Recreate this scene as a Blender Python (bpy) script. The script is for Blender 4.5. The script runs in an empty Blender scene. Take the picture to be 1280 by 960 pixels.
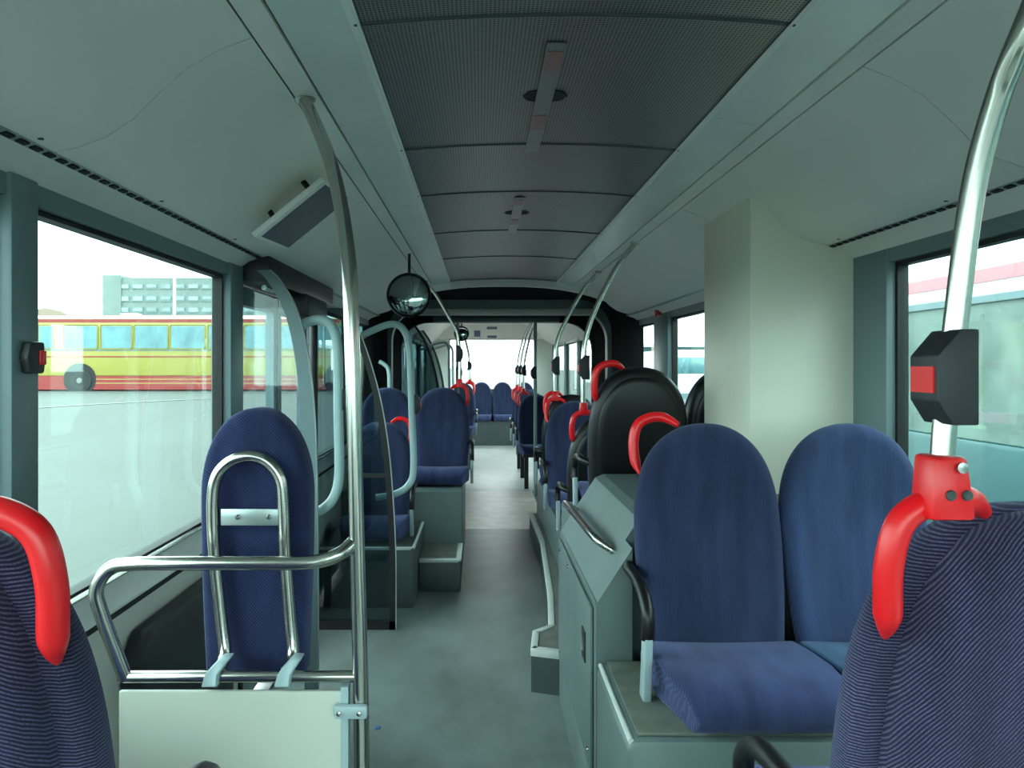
import bpy, bmesh, math, random
from mathutils import Vector, Matrix
random.seed(7)
SC = bpy.context.scene
COL = SC.collection
H = 1.5            # eye height
F = 900.0          # focal length in pixels of the 1280x960 frame
VX, VY = 600.0, 457.0

def at(px, py, y):
    """point at depth y that the photograph shows at pixel (px, py)"""
    return Vector(((px - VX) / F * y, y, H - (py - VY) / F * y))

# ------------------------------------------------------------------ camera, sky, exposure
cam = bpy.data.cameras.new('camera'); cam_o = bpy.data.objects.new('camera', cam); COL.objects.link(cam_o)
cam_o.location = (0, 0, H); cam_o.rotation_euler = (math.pi / 2, 0, 0)
cam.sensor_width = 36.0; cam.lens = F / 1280 * 36.0
cam.shift_x = (640 - VX) / 1280; cam.shift_y = -(480 - VY) / 1280
cam.clip_start = 0.02; cam.clip_end = 500
SC.camera = cam_o

w = bpy.data.worlds.new('overcast_sky'); SC.world = w; w.use_nodes = True
wn = w.node_tree.nodes; bg = wn['Background']
bg.inputs['Color'].default_value = (0.97, 1.0, 1.0, 1); bg.inputs['Strength'].default_value = 1.0
SC.view_settings.view_transform = 'Standard'; SC.view_settings.look = 'None'
SC.view_settings.gamma = 1.0; SC.view_settings.use_curve_mapping = False
SC.view_settings.exposure = 2.95
SC.cycles.use_denoising = True
SC.cycles.max_bounces = 10; SC.cycles.diffuse_bounces = 7; SC.cycles.glossy_bounces = 5
SC.cycles.transparent_max_bounces = 24; SC.cycles.caustics_reflective = False
sun = bpy.data.lights.new('veiled_sun', 'SUN'); sun_o = bpy.data.objects.new('veiled_sun', sun); COL.objects.link(sun_o)
sun.energy = 0.5; sun.angle = math.radians(25); sun.color = (1.0, 0.97, 0.93)
sun_o.rotation_euler = (math.radians(48), 0, math.radians(150))

# ------------------------------------------------------------------ materials
def rgb(r, g, b):
    f = lambda c: (c / 255 / 12.92) if c <= 10 else ((c / 255 + 0.055) / 1.055) ** 2.4
    return (f(r), f(g), f(b), 1.0)

MATS = {}
def mat(name, col, rough=0.5, metal=0.0, noise=0.0, nscale=6.0, bump=0.0, bscale=200.0, spec=0.5, col2=None, stretch=None, coat=0.0):
    m = bpy.data.materials.new(name); m.use_nodes = True
    nt = m.node_tree; N = nt.nodes; L = nt.links; b = N['Principled BSDF']
    b.inputs['Base Color'].default_value = col; b.inputs['Roughness'].default_value = rough
    b.inputs['Metallic'].default_value = metal; b.inputs['Specular IOR Level'].default_value = spec
    b.inputs['Coat Weight'].default_value = coat
    tc = N.new('ShaderNodeTexCoord'); src = tc.outputs['Object']
    if stretch:
        mp = N.new('ShaderNodeMapping'); mp.inputs['Scale'].default_value = stretch
        L.new(src, mp.inputs['Vector']); src = mp.outputs['Vector']
    if noise > 0 or col2:
        n = N.new('ShaderNodeTexNoise'); n.inputs['Scale'].default_value = nscale; n.inputs['Detail'].default_value = 5
        L.new(src, n.inputs['Vector'])
        r = N.new('ShaderNodeValToRGB'); r.color_ramp.elements[0].position = 0.32; r.color_ramp.elements[1].position = 0.68
        c2 = col2 or tuple(min(1, c * (1 + noise)) for c in col[:3]) + (1,)
        c1 = col if col2 else tuple(c * (1 - noise) for c in col[:3]) + (1,)
        r.color_ramp.elements[0].color = c1; r.color_ramp.elements[1].color = c2
        L.new(n.outputs['Fac'], r.inputs['Fac']); L.new(r.outputs['Color'], b.inputs['Base Color'])
    if bump > 0:
        n2 = N.new('ShaderNodeTexNoise'); n2.inputs['Scale'].default_value = bscale; n2.inputs['Detail'].default_value = 3
        L.new(src, n2.inputs['Vector'])
        bp = N.new('ShaderNodeBump'); bp.inputs['Strength'].default_value = bump; bp.inputs['Distance'].default_value = 0.004
        L.new(n2.outputs['Fac'], bp.inputs['Height']); L.new(bp.outputs['Normal'], b.inputs['Normal'])
    MATS[name] = m
    return m

def glass(name, tint, ior=1.45, mixrough=0.0, dirt_or_sheen=0.0):
    """thin sheet of tinted safety glass: tinted transmission + Fresnel reflection"""
    m = bpy.data.materials.new(name); m.use_nodes = True
    nt = m.node_tree; N = nt.nodes; L = nt.links; N.remove(N['Principled BSDF'])
    t = N.new('ShaderNodeBsdfTransparent'); t.inputs['Color'].default_value = tuple(math.sqrt(c) for c in tint[:3]) + (1,)   # two faces per pane
    g = N.new('ShaderNodeBsdfGlossy'); g.inputs['Roughness'].default_value = mixrough
    lw = N.new('ShaderNodeLayerWeight'); lw.inputs['Blend'].default_value = 0.5
    pw = N.new('ShaderNodeMath'); pw.operation = 'POWER'; pw.inputs[1].default_value = 4.0; L.new(lw.outputs['Facing'], pw.inputs[0])
    fr = N.new('ShaderNodeMath'); fr.operation = 'MULTIPLY_ADD'; f0 = ((ior - 1) / (ior + 1)) ** 2
    fr.inputs[1].default_value = 0.8; fr.inputs[2].default_value = f0; L.new(pw.outputs[0], fr.inputs[0])
    mx = N.new('ShaderNodeMixShader')
    L.new(fr.outputs[0], mx.inputs['Fac']); L.new(t.outputs['BSDF'], mx.inputs[1]); L.new(g.outputs['BSDF'], mx.inputs[2])
    out = N['Material Output']
    if dirt_or_sheen > 0:  # pale diffuse film, used for dirt and for a painted reflection
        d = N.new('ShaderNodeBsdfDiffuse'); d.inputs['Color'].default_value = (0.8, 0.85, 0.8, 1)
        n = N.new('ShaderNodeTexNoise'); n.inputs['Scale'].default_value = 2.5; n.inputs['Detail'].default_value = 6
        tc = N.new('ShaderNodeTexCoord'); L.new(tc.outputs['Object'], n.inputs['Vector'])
        mm = N.new('ShaderNodeMath'); mm.operation = 'MULTIPLY'; mm.inputs[1].default_value = dirt_or_sheen
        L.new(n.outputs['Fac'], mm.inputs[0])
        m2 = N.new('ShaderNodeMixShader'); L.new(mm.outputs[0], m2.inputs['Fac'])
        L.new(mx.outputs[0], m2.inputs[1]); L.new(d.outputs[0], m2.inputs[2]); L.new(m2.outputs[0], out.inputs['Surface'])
    else:
        L.new(mx.outputs[0], out.inputs['Surface'])
    MATS[name] = m
    return m

def fabric(name, base, thread, axis, period, light=0.35, rough=0.95):
    """ribbed moquette: thin light threads across a dark ground, along a direction of the part's own space"""
    m = bpy.data.materials.new(name); m.use_nodes = True
    nt = m.node_tree; N = nt.nodes; L = nt.links; b = N['Principled BSDF']
    b.inputs['Roughness'].default_value = rough; b.inputs['Specular IOR Level'].default_value = 0.15
    b.inputs['Sheen Weight'].default_value = 0.2; b.inputs['Sheen Roughness'].default_value = 0.6
    b.inputs['Sheen Tint'].default_value = (0.55, 0.6, 0.95, 1)
    tc = N.new('ShaderNodeTexCoord')
    dt = N.new('ShaderNodeVectorMath'); dt.operation = 'DOT_PRODUCT'; dt.inputs[1].default_value = axis
    L.new(tc.outputs['Object'], dt.inputs[0])
    wob = N.new('ShaderNodeTexNoise'); wob.inputs['Scale'].default_value = 9; L.new(tc.outputs['Object'], wob.inputs['Vector'])
    ad = N.new('ShaderNodeMath'); ad.operation = 'MULTIPLY_ADD'; ad.inputs[1].default_value = 0.012
    L.new(wob.outputs['Fac'], ad.inputs[0]); L.new(dt.outputs['Value'], ad.inputs[2])
    ml = N.new('ShaderNodeMath'); ml.operation = 'MULTIPLY'; ml.inputs[1].default_value = 2 * math.pi / period
    L.new(ad.outputs[0], ml.inputs[0])
    sn = N.new('ShaderNodeMath'); sn.operation = 'SINE'; L.new(ml.outputs[0], sn.inputs[0])
    mr = N.new('ShaderNodeMapRange'); mr.inputs['From Min'].default_value = -0.35; mr.inputs['From Max'].default_value = 0.9
    L.new(sn.outputs[0], mr.inputs['Value'])
    # threads broken up by fine speckle
    sp = N.new('ShaderNodeTexNoise'); sp.inputs['Scale'].default_value = 420; sp.inputs['Detail'].default_value = 1
    L.new(tc.outputs['Object'], sp.inputs['Vector'])
    m1 = N.new('ShaderNodeMath'); m1.operation = 'MULTIPLY'; L.new(mr.outputs['Result'], m1.inputs[0]); L.new(sp.outputs['Fac'], m1.inputs[1])
    big = N.new('ShaderNodeTexNoise'); big.inputs['Scale'].default_value = 5; big.inputs['Detail'].default_value = 4
    mp = N.new('ShaderNodeMapping'); mp.inputs['Scale'].default_value = (3.0, 1, 0.6)
    L.new(tc.outputs['Object'], mp.inputs['Vector']); L.new(mp.outputs['Vector'], big.inputs['Vector'])
    mx = N.new('ShaderNodeMix'); mx.data_type = 'RGBA'; mx.inputs['A'].default_value = base; mx.inputs['B'].default_value = thread
    m3 = N.new('ShaderNodeMath'); m3.operation = 'MULTIPLY'; m3.inputs[1].default_value = light * 2.2
    L.new(m1.outputs[0], m3.inputs[0]); L.new(m3.outputs[0], mx.inputs['Factor'])
    mo = N.new('ShaderNodeMix'); mo.data_type = 'RGBA'; mo.blend_type = 'MULTIPLY'; mo.inputs['Factor'].default_value = 1.0
    rr = N.new('ShaderNodeMapRange'); rr.inputs['From Min'].default_value = 0.3; rr.inputs['From Max'].default_value = 0.7
    rr.inputs['To Min'].default_value = 0.66; rr.inputs['To Max'].default_value = 1.34
    L.new(big.outputs['Fac'], rr.inputs['Value']); L.new(mx.outputs['Result'], mo.inputs['A']); L.new(rr.outputs['Result'], mo.inputs['B'])
    L.new(mo.outputs['Result'], b.inputs['Base Color'])
    bp = N.new('ShaderNodeBump'); bp.inputs['Strength'].default_value = 0.35; bp.inputs['Distance'].default_value = 0.002
    L.new(mr.outputs['Result'], bp.inputs['Height']); L.new(bp.outputs['Normal'], b.inputs['Normal'])
    MATS[name] = m
    return m

def perforated(name, col, hole, pitch, frac):
    m = mat(name, col, rough=0.36, metal=0.6)
    nt = m.node_tree; N = nt.nodes; L = nt.links; b = N['Principled BSDF']
    tc = N.new('ShaderNodeTexCoord')
    v = N.new('ShaderNodeVectorMath'); v.operation = 'SCALE'; v.inputs['Scale'].default_value = 1 / pitch; L.new(tc.outputs['Object'], v.inputs[0])
    mul = N.new('ShaderNodeVectorMath'); mul.operation = 'MULTIPLY'; mul.inputs[1].default_value = (1, 1, 0); L.new(v.outputs[0], mul.inputs[0])
    fr = N.new('ShaderNodeVectorMath'); fr.operation = 'FRACTION'; L.new(mul.outputs[0], fr.inputs[0])
    sb = N.new('ShaderNodeVectorMath'); sb.operation = 'SUBTRACT'; sb.inputs[1].default_value = (0.5, 0.5, 0); L.new(fr.outputs[0], sb.inputs[0])
    ln = N.new('ShaderNodeVectorMath'); ln.operation = 'LENGTH'; L.new(sb.outputs[0], ln.inputs[0])
    lt = N.new('ShaderNodeMath'); lt.operation = 'LESS_THAN'; lt.inputs[1].default_value = frac; L.new(ln.outputs['Value'], lt.inputs[0])
    mx = N.new('ShaderNodeMix'); mx.data_type = 'RGBA'; mx.inputs['A'].default_value = col; mx.inputs['B'].default_value = hole
    L.new(lt.outputs[0], mx.inputs['Factor']); L.new(mx.outputs['Result'], b.inputs['Base Color'])
    return m

M = {}
M['cove'] = mat('cove_plastic', rgb(238, 234, 228), 0.5, noise=0.02, nscale=2)
M['light_cover'] = mat('light_cover_plastic', rgb(226, 230, 230), 0.25, noise=0.04, nscale=4)
M['lip'] = mat('lip_plastic', rgb(240, 240, 238), 0.4)
M['dark_gap'] = mat('dark_gap', rgb(20, 22, 22), 0.8)
M['perf'] = perforated('perforated_ceiling', rgb(150, 148, 148), rgb(62, 62, 62), 0.009, 0.28)
M['seam'] = mat('seam_metal', rgb(60, 66, 66), 0.5)
M['wall'] = mat('wall_laminate', rgb(226, 224, 216), 0.45, noise=0.03, nscale=3)
M['column'] = mat('column_laminate', rgb(228, 224, 208), 0.45, noise=0.02, nscale=3)
M['frame'] = mat('window_frame_paint', rgb(108, 126, 131), 0.4)
M['seal'] = mat('rubber_seal', rgb(14, 16, 16), 0.6)
M['silver'] = mat('aluminium_strip', rgb(170, 178, 178), 0.35, metal=0.7)
M['chrome'] = mat('brushed_steel_tube', rgb(196, 193, 186), 0.21, metal=1.0, noise=0.05, nscale=20)
M['pale_tube'] = mat('pale_painted_tube', rgb(165, 190, 192), 0.4)
M['red'] = mat('red_plastic', rgb(240, 24, 32), 0.32, noise=0.04, nscale=9)
M['black'] = mat('black_plastic', rgb(9, 10, 11), 0.42)
M['black_soft'] = mat('black_rubber_bellows', rgb(24, 23, 24), 0.8, noise=0.2, nscale=8)
M['dark_plastic'] = mat('dark_grey_plastic', rgb(37, 37, 42), 0.5, bump=0.15, bscale=500)
M['floor'] = mat('floor_vinyl', rgb(92, 100, 98), 0.38)
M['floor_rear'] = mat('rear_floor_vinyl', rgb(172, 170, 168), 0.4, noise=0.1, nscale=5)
M['turntable'] = mat('turntable_plate', rgb(236, 216, 211), 0.4, noise=0.12, nscale=7)  # pinkish pale colour carries the daylight lying on the joint floor
M['plinth'] = mat('grey_plinth', rgb(100, 114, 115), 0.45, noise=0.07, nscale=6, bump=0.1, bscale=150)
M['plinth_dark'] = mat('dark_plinth', rgb(70, 78, 80), 0.5, noise=0.1, nscale=6)
M['nosing'] = mat('pale_nosing', rgb(205, 208, 204), 0.5, noise=0.06, nscale=12)
M['vinyl_top'] = mat('worn_vinyl', rgb(105, 108, 100), 0.5, noise=0.25, nscale=14)
M['post'] = mat('pale_grey_bracket', rgb(165, 180, 185), 0.4)
M['bolt'] = mat('bolt_steel', rgb(190, 190, 188), 0.25, metal=1.0)
M['yellow'] = mat('yellow_paint', rgb(158, 148, 74), 0.35, noise=0.04)
M['bus_red'] = mat('bus_red_paint', rgb(140, 36, 34), 0.35)
M['teal_scrap'] = mat('blue_paper', rgb(40, 90, 160), 0.7)
M['cream'] = mat('cream_panel_laminate', rgb(196, 196, 186), 0.45, noise=0.02, nscale=3)
M['bus_teal'] = mat('pale_teal_interior', rgb(150, 190, 186), 0.5)
M['white_paint'] = mat('white_paint', rgb(232, 234, 234), 0.35)
M['pink'] = mat('pink_red_stripe', rgb(205, 118, 128), 0.4)
M['pink_rail'] = mat('magenta_rail', rgb(215, 70, 130), 0.4)
M['tyre'] = mat('tyre_rubber', rgb(40, 42, 44), 0.8)
M['hub'] = mat('hub_grey', rgb(120, 122, 124), 0.5)
M['bus_glass'] = mat('far_bus_window_glass', rgb(88, 130, 138), 0.12, noise=0.3, nscale=1.2)
M['teal'] = mat('teal_paint', rgb(58, 98, 102), 0.4)
M['concrete'] = mat('concrete_facade', rgb(122, 132, 128), 0.8, noise=0.06, nscale=0.5)
M['bld_glass'] = mat('building_window', rgb(140, 155, 152), 0.2, noise=0.3, nscale=0.7)
M['bld_dark'] = mat('building_window_frame', rgb(110, 130, 130), 0.5)
M['roof_brown'] = mat('brown_roof', rgb(150, 125, 112), 0.8)
M['asphalt'] = mat('pale_asphalt', rgb(74, 77, 74), 0.85, noise=0.12, nscale=0.25)
M['line_white'] = mat('road_paint', rgb(118, 120, 116), 0.7)
M['sticker'] = mat('purple_sticker', rgb(120, 105, 140), 0.5)
M['tape'] = mat('grey_tape', rgb(140, 138, 140), 0.3, metal=.3)
M['tape_red'] = mat('faded_red_tape', rgb(158, 112, 116), 0.4)
M['mirror'] = mat('convex_mirror', rgb(128, 140, 138), 0.03, metal=1.0)
M['screen'] = mat('dark_display', rgb(88, 96, 112), 0.25)
M['rear_cover'] = mat('rear_cover_plastic', rgb(240, 230, 226), 0.5, noise=0.03)
M['window_glass'] = glass('tinted_window_glass', (0.63, 0.91, 0.87, 1), 1.4, dirt_or_sheen=0.015)
M['rear_glass'] = glass('rear_window_glass', (0.82, 0.95, 0.93, 1), 1.35)
M['far_pane'] = glass('sheen_film_far_bus_glass', (0.62, 0.88, 0.86, 1), 1.45, dirt_or_sheen=0.36)  # diffuse pale film stands in for bright surroundings reflected in the panes
M['screen_glass'] = glass('smoked_partition_glass', (0.30, 0.40, 0.42, 1), 1.5)
M['door_glass'] = glass('door_glass', (0.68, 0.88, 0.88, 1), 1.45)
M['clear_screen'] = glass('partition_glass', (0.78, 0.92, 0.92, 1), 1.5)
M['seat_blue'] = fabric('seat_moquette', rgb(34, 39, 66), rgb(74, 84, 122), (1, 0, 0), 0.0031, 0.34)
M['seat_worn'] = fabric('worn_seat_moquette', rgb(42, 54, 86), rgb(88, 104, 144), (1, 0, 0), 0.0031, 0.34)
M['cushion_blue'] = fabric('cushion_moquette', rgb(45, 51, 88), rgb(90, 100, 146), (1, 0, 0), 0.0031, 0.34)
M['cushion_teal'] = fabric('teal_cushion_moquette', rgb(40, 76, 104), rgb(74, 112, 142), (1, 0, 0), 0.006, 0.25)
M['rib_diag'] = fabric('ribbed_back_moquette', rgb(25, 22, 42), rgb(112, 102, 140), (0.74, -0.4, 0.67), 0.0044, 0.46)
M['rib_diag_b'] = fabric('ribbed_back_moquette_b', rgb(23, 21, 41), rgb(104, 97, 134), (-0.42, -0.3, 0.9), 0.0044, 0.44)
M['rib_flat'] = fabric('ribbed_side_moquette', rgb(26, 23, 44), rgb(110, 102, 140), (0, 0.04, 1), 0.0044, 0.44)
M['pad_fabric'] = fabric('wheelchair_pad_moquette', rgb(26, 31, 64), rgb(72, 82, 128), (0.7, 0.5, 0.7), 0.005, 0.35)

def floor_nodes():
    m = M['floor']; N = m.node_tree.nodes; L = m.node_tree.links; b = N['Principled BSDF']
    tc = N.new('ShaderNodeTexCoord')
    mp = N.new('ShaderNodeMapping'); mp.inputs['Scale'].default_value = (1.6, 1.0, 1); L.new(tc.outputs['Object'], mp.inputs['Vector'])
    n = N.new('ShaderNodeTexNoise'); n.inputs['Scale'].default_value = 1.7; n.inputs['Detail'].default_value = 8; n.inputs['Roughness'].default_value = 0.62
    L.new(mp.outputs['Vector'], n.inputs['Vector'])
    r = N.new('ShaderNodeValToRGB'); e = r.color_ramp.elements
    e[0].position = 0.3; e[0].color = rgb(92, 98, 90); e[1].position = 0.7; e[1].color = rgb(128, 140, 138)
    x = e.new(0.5); x.color = rgb(112, 124, 121)
    L.new(n.outputs['Fac'], r.inputs['Fac'])
    sp = N.new('ShaderNodeTexNoise'); sp.inputs['Scale'].default_value = 260; L.new(tc.outputs['Object'], sp.inputs['Vector'])
    mr = N.new('ShaderNodeMapRange'); mr.inputs['To Min'].default_value = 0.86; mr.inputs['To Max'].default_value = 1.14; L.new(sp.outputs['Fac'], mr.inputs['Value'])
    mx = N.new('ShaderNodeMix'); mx.data_type = 'RGBA'; mx.blend_type = 'MULTIPLY'; mx.inputs['Factor'].default_value = 1
    L.new(r.outputs['Color'], mx.inputs['A']); L.new(mr.outputs['Result'], mx.inputs['B'])
    # brown scuffed wear in the narrow gangway towards the joint
    sx = N.new('ShaderNodeSeparateXYZ'); L.new(tc.outputs['Object'], sx.inputs[0])
    wy = N.new('ShaderNodeMapRange'); wy.interpolation_type = 'SMOOTHSTEP'
    wy.inputs['From Min'].default_value = 3.6; wy.inputs['From Max'].default_value = 5.6; L.new(sx.outputs['Y'], wy.inputs['Value'])
    n3 = N.new('ShaderNodeTexNoise'); n3.inputs['Scale'].default_value = 4; n3.inputs['Detail'].default_value = 6
    mp3 = N.new('ShaderNodeMapping'); mp3.inputs['Scale'].default_value = (0.6, 1.8, 1); L.new(tc.outputs['Object'], mp3.inputs['Vector']); L.new(mp3.outputs['Vector'], n3.inputs['Vector'])
    mw = N.new('ShaderNodeMath'); mw.operation = 'MULTIPLY'; L.new(wy.outputs['Result'], mw.inputs[0]); L.new(n3.outputs['Fac'], mw.inputs[1])
    m2 = N.new('ShaderNodeMix'); m2.data_type = 'RGBA'; m2.inputs['B'].default_value = rgb(82, 75, 68)
    L.new(mw.outputs[0], m2.inputs['Factor']); L.new(mx.outputs['Result'], m2.inputs['A'])
    L.new(m2.outputs['Result'], b.inputs['Base Color'])
floor_nodes()

# ------------------------------------------------------------------ mesh helpers
class MB:
    def __init__(s): s.bm = bmesh.new()
    def box(s, x0, x1, y0, y1, z0, z1, bev=0.0):
        bm = s.bm if not bev else bmesh.new()
        v = [bm.verts.new((x, y, z)) for x in (x0, x1) for y in (y0, y1) for z in (z0, z1)]
        for f in ((0, 1, 3, 2), (4, 6, 7, 5), (0, 4, 5, 1), (2, 3, 7, 6), (0, 2, 6, 4), (1, 5, 7, 3)):
            bm.faces.new([v[i] for i in f])
        if bev:
            bmesh.ops.bevel(bm, geom=list(bm.edges), offset=bev, segments=2, profile=0.5, affect='EDGES')
            s.merge(bm)
        return s
    def merge(s, other, mtx=None):
        me = bpy.data.meshes.new('tmp'); other.to_mesh(me); other.free()
        if mtx is not None: me.transform(mtx)
        s.bm.from_mesh(me); bpy.data.meshes.remove(me)
        return s
    def prism(s, pts, d, bev=0.0):
        """extrude a closed 3D polygon by vector d"""
        bm = bmesh.new(); d = Vector(d)
        a = [bm.verts.new(p) for p in pts]; b = [bm.verts.new(Vector(p) + d) for p in pts]; n = len(pts)
        bm.faces.new(a[::-1]); bm.faces.new(b)
        for i in range(n): bm.faces.new((a[i], a[(i + 1) % n], b[(i + 1) % n], b[i]))
        bmesh.ops.recalc_face_normals(bm, faces=bm.faces)
        if bev: bmesh.ops.bevel(bm, geom=list(bm.edges), offset=bev, segments=2, profile=0.5, affect='EDGES')
        return s.merge(bm)
    def tube(s, pts, r, n=12, smooth=True, sub=8, flat=1.0, radii=None):
        pts = [Vector(p) for p in pts]
        if smooth and len(pts) > 2:
            out = []; rr = []
            for i in range(len(pts) - 1):
                p0 = pts[max(i - 1, 0)]; p1 = pts[i]; p2 = pts[i + 1]; p3 = pts[min(i + 2, len(pts) - 1)]
                for k in range(sub):
                    t = k / sub
                    out.append(0.5 * ((2 * p1) + (p2 - p0) * t + (2 * p0 - 5 * p1 + 4 * p2 - p3) * t * t + (3 * p1 - p0 - 3 * p2 + p3) * t ** 3))
                    if radii: rr.append(radii[i] * (1 - t) + radii[i + 1] * t)
            out.append(pts[-1]); pts = out
            if radii: rr.append(radii[-1]); radii = rr
        tang = []
        for i in range(len(pts)):
            a = pts[max(i - 1, 0)]; b = pts[min(i + 1, len(pts) - 1)]; tang.append((b - a).normalized())
        up = Vector((0, 1, 0)) if abs(tang[0].y) < 0.9 else Vector((1, 0, 0))
        nrm = (up - tang[0] * up.dot(tang[0])).normalized(); rings = []
        for i, p in enumerate(pts):
            nrm = (nrm - tang[i] * nrm.dot(tang[i])).normalized(); bi = tang[i].cross(nrm)
            ri = radii[i] if radii else r
            rings.append([s.bm.verts.new(p + ri * (math.cos(2 * math.pi * k / n) * nrm * flat + math.sin(2 * math.pi * k / n) * bi)) for k in range(n)])
        for a, b in zip(rings, rings[1:]):
            for k in range(n): s.bm.faces.new((a[k], a[(k + 1) % n], b[(k + 1) % n], b[k]))
        s.bm.faces.new(rings[0][::-1]); s.bm.faces.new(rings[-1])
        return s
    def lathe(s, prof, c, axis='y', n=32, cap0=True):
        """prof: list of (radius, offset along axis)"""
        c = Vector(c); rings = []
        ax = {'x': (Vector((0, 1, 0)), Vector((0, 0, 1)), Vector((1, 0, 0))), 'y': (Vector((1, 0, 0)), Vector((0, 0, 1)), Vector((0, 1, 0))), 'z': (Vector((1, 0, 0)), Vector((0, 1, 0)), Vector((0, 0, 1)))}[axis]
        for r, o in prof:
            if r < 1e-6: rings.append([s.bm.verts.new(c + ax[2] * o)])
            else: rings.append([s.bm.verts.new(c + ax[2] * o + r * (math.cos(2 * math.pi * k / n) * ax[0] + math.sin(2 * math.pi * k / n) * ax[1])) for k in range(n)])
        for a, b in zip(rings, rings[1:]):
            for k in range(n):
                if len(a) == 1: s.bm.faces.new((a[0], b[k], b[(k + 1) % n]))
                elif len(b) == 1: s.bm.faces.new((a[k], b[0], a[(k + 1) % n]))
                else: s.bm.faces.new((a[k], b[k], b[(k + 1) % n], a[(k + 1) % n]))
        if len(rings[0]) > 1 and cap0: s.bm.faces.new(rings[0])
        if len(rings[-1]) > 1: s.bm.faces.new(rings[-1])
        return s
    def build(s, name, m, parent=None, smooth=False, label=None, kind=None, loc=None, angle=40):
        bmesh.ops.recalc_face_normals(s.bm, faces=s.bm.faces)
        me = bpy.data.meshes.new(name); s.bm.to_mesh(me); s.bm.free()
        if smooth:
            me.polygons.foreach_set('use_smooth', [True] * len(me.polygons))
            me.set_sharp_from_angle(angle=math.radians(angle))
        me.materials.append(m)
        o = bpy.data.objects.new(name, me); COL.objects.link(o)
        if parent is not None: o.parent = parent
        if loc is not None: o.location = loc
        if label: o['label'] = label
        if kind: o['kind'] = kind
        return o

def box(name, m, x0, x1, y0, y1, z0, z1, parent=None, bev=0.0, **k):
    return MB().box(x0, x1, y0, y1, z0, z1, bev).build(name, m, parent, smooth=bev > 0, **k)

def thing(name, label, cat, loc=(0, 0, 0), rz=0.0, group=None):
    o = bpy.data.objects.new(name, None); COL.objects.link(o); o.empty_display_size = 0.1
    o.location = loc; o.rotation_euler = (0, 0, rz); o['label'] = label; o['category'] = cat
    if group: o['group'] = group
    return o
def struct(name, loc=(0, 0, 0)):
    o = bpy.data.objects.new(name, None); COL.objects.link(o); o.location = loc; o['kind'] = 'structure'
    return o
def kids(o): return [c for c in COL.objects if c.parent == o]
def copy_thing(o, label=None, loc=None, rz=None, skip=()):
    c = o.copy(); COL.objects.link(c)
    if label: c['label'] = label
    if loc is not None: c.location = loc
    if rz is not None: c.rotation_euler = (0, 0, rz)
    for ch in list(o.children):
        if ch.name.split('.')[0] in skip: continue
        d = ch.copy(); COL.objects.link(d); d.parent = c
        for g in list(ch.children):
            e = g.copy(); COL.objects.link(e); e.parent = d
    return c

# ------------------------------------------------------------------ the bus body
CX = 0.205; WL, WR = -1.005, 1.43          # centre line, inner faces of the side walls
Y0, YJ0, YJ1, Y1 = -1.7, 6.7, 8.8, 14.05   # front, joint start, joint end, rear
ZW0, ZW1 = 0.915, 1.86                      # window glass bottom and top
def cx(d): return CX + d

# floor
fl = struct('floor')
box('floor_covering', M['floor'], WL - .05, WR + .05, Y0, 6.6, -0.03, 0.0, fl)
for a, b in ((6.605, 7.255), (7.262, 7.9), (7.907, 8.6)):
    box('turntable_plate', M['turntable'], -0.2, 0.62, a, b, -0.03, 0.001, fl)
box('joint_side_floor', M['plinth_dark'], WL - .05, -0.2, 6.6, 8.6, -0.03, 0.0, fl)
box('joint_side_floor', M['plinth_dark'], 0.62, WR + .05, 6.6, 8.6, -0.03, 0.0, fl)
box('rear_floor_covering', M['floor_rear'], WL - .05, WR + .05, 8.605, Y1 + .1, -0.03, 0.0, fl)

# side walls: lower panel, lintel and pillars
COVE = [(0.69, 2.197), (0.76, 2.17), (0.83, 2.13), (0.89, 2.075), (0.94, 2.025), (1.0, 1.985), (1.06, 1.963), (1.108, 1.953)]
def side(s):   # +1 right, -1 left
    return WR if s > 0 else WL
def wall(s, name, glazing, full, rear):
    """glazing: list of (y0, y1) glass openings; everything else between is pillar"""
    st = struct(name); X = side(s); a, b = sorted((X, X + s * 0.06))
    low = M['wall']
    for (p, q) in full:
        box('lower_panel', low, a, b, p, q, 0.0, ZW0 - 0.08, st)
        # sloping sill ledge with a silver top strip
        MB().prism([(X, p, ZW0 - 0.08), (X + s * .06, p, ZW0 - 0.08), (X + s * .06, p, ZW0), (X + s * .02, p, ZW0), (X - s * 0.02, p, ZW0 - 0.072), (X - s * 0.02, p, ZW0 - 0.08)], (0, q - p, 0)).build('window_sill', M['lip'], st)
        c, d = sorted((X - s * 0.008, X)); box('sill_dark_strip', M['seal'], c, d, p, q, ZW0 - .105, ZW0 - .081, st)  # thin dark strip along the underside of the sill ledge
        MB().tube([(X + s * .005, p, ZW0 + .0), (X + s * .005, q, ZW0 + .0)], .008, n=8, smooth=False).build('sill_bead', M['chrome'], st, smooth=True)
    for (fa, fb) in full:
        prev = fa
        for (p, q) in sorted(g for g in glazing if fa <= g[0] < fb) + [(fb, None)]:
            if p - prev > 0.01:
                c, d = sorted((X - s * 0.02, X + s * 0.06))
                box('pillar', M['frame'], c, d, prev, p, ZW0 - 0.06, ZW1 + 0.05, st, bev=0.006)
            if q is not None: prev = q
    for (p, q) in full:
        c, d = sorted((X - s * 0.008, X + s * 0.06))
        box('lintel', M['frame'], c, d, p, q, ZW1, ZW1 + 0.055, st)
    return st

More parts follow.
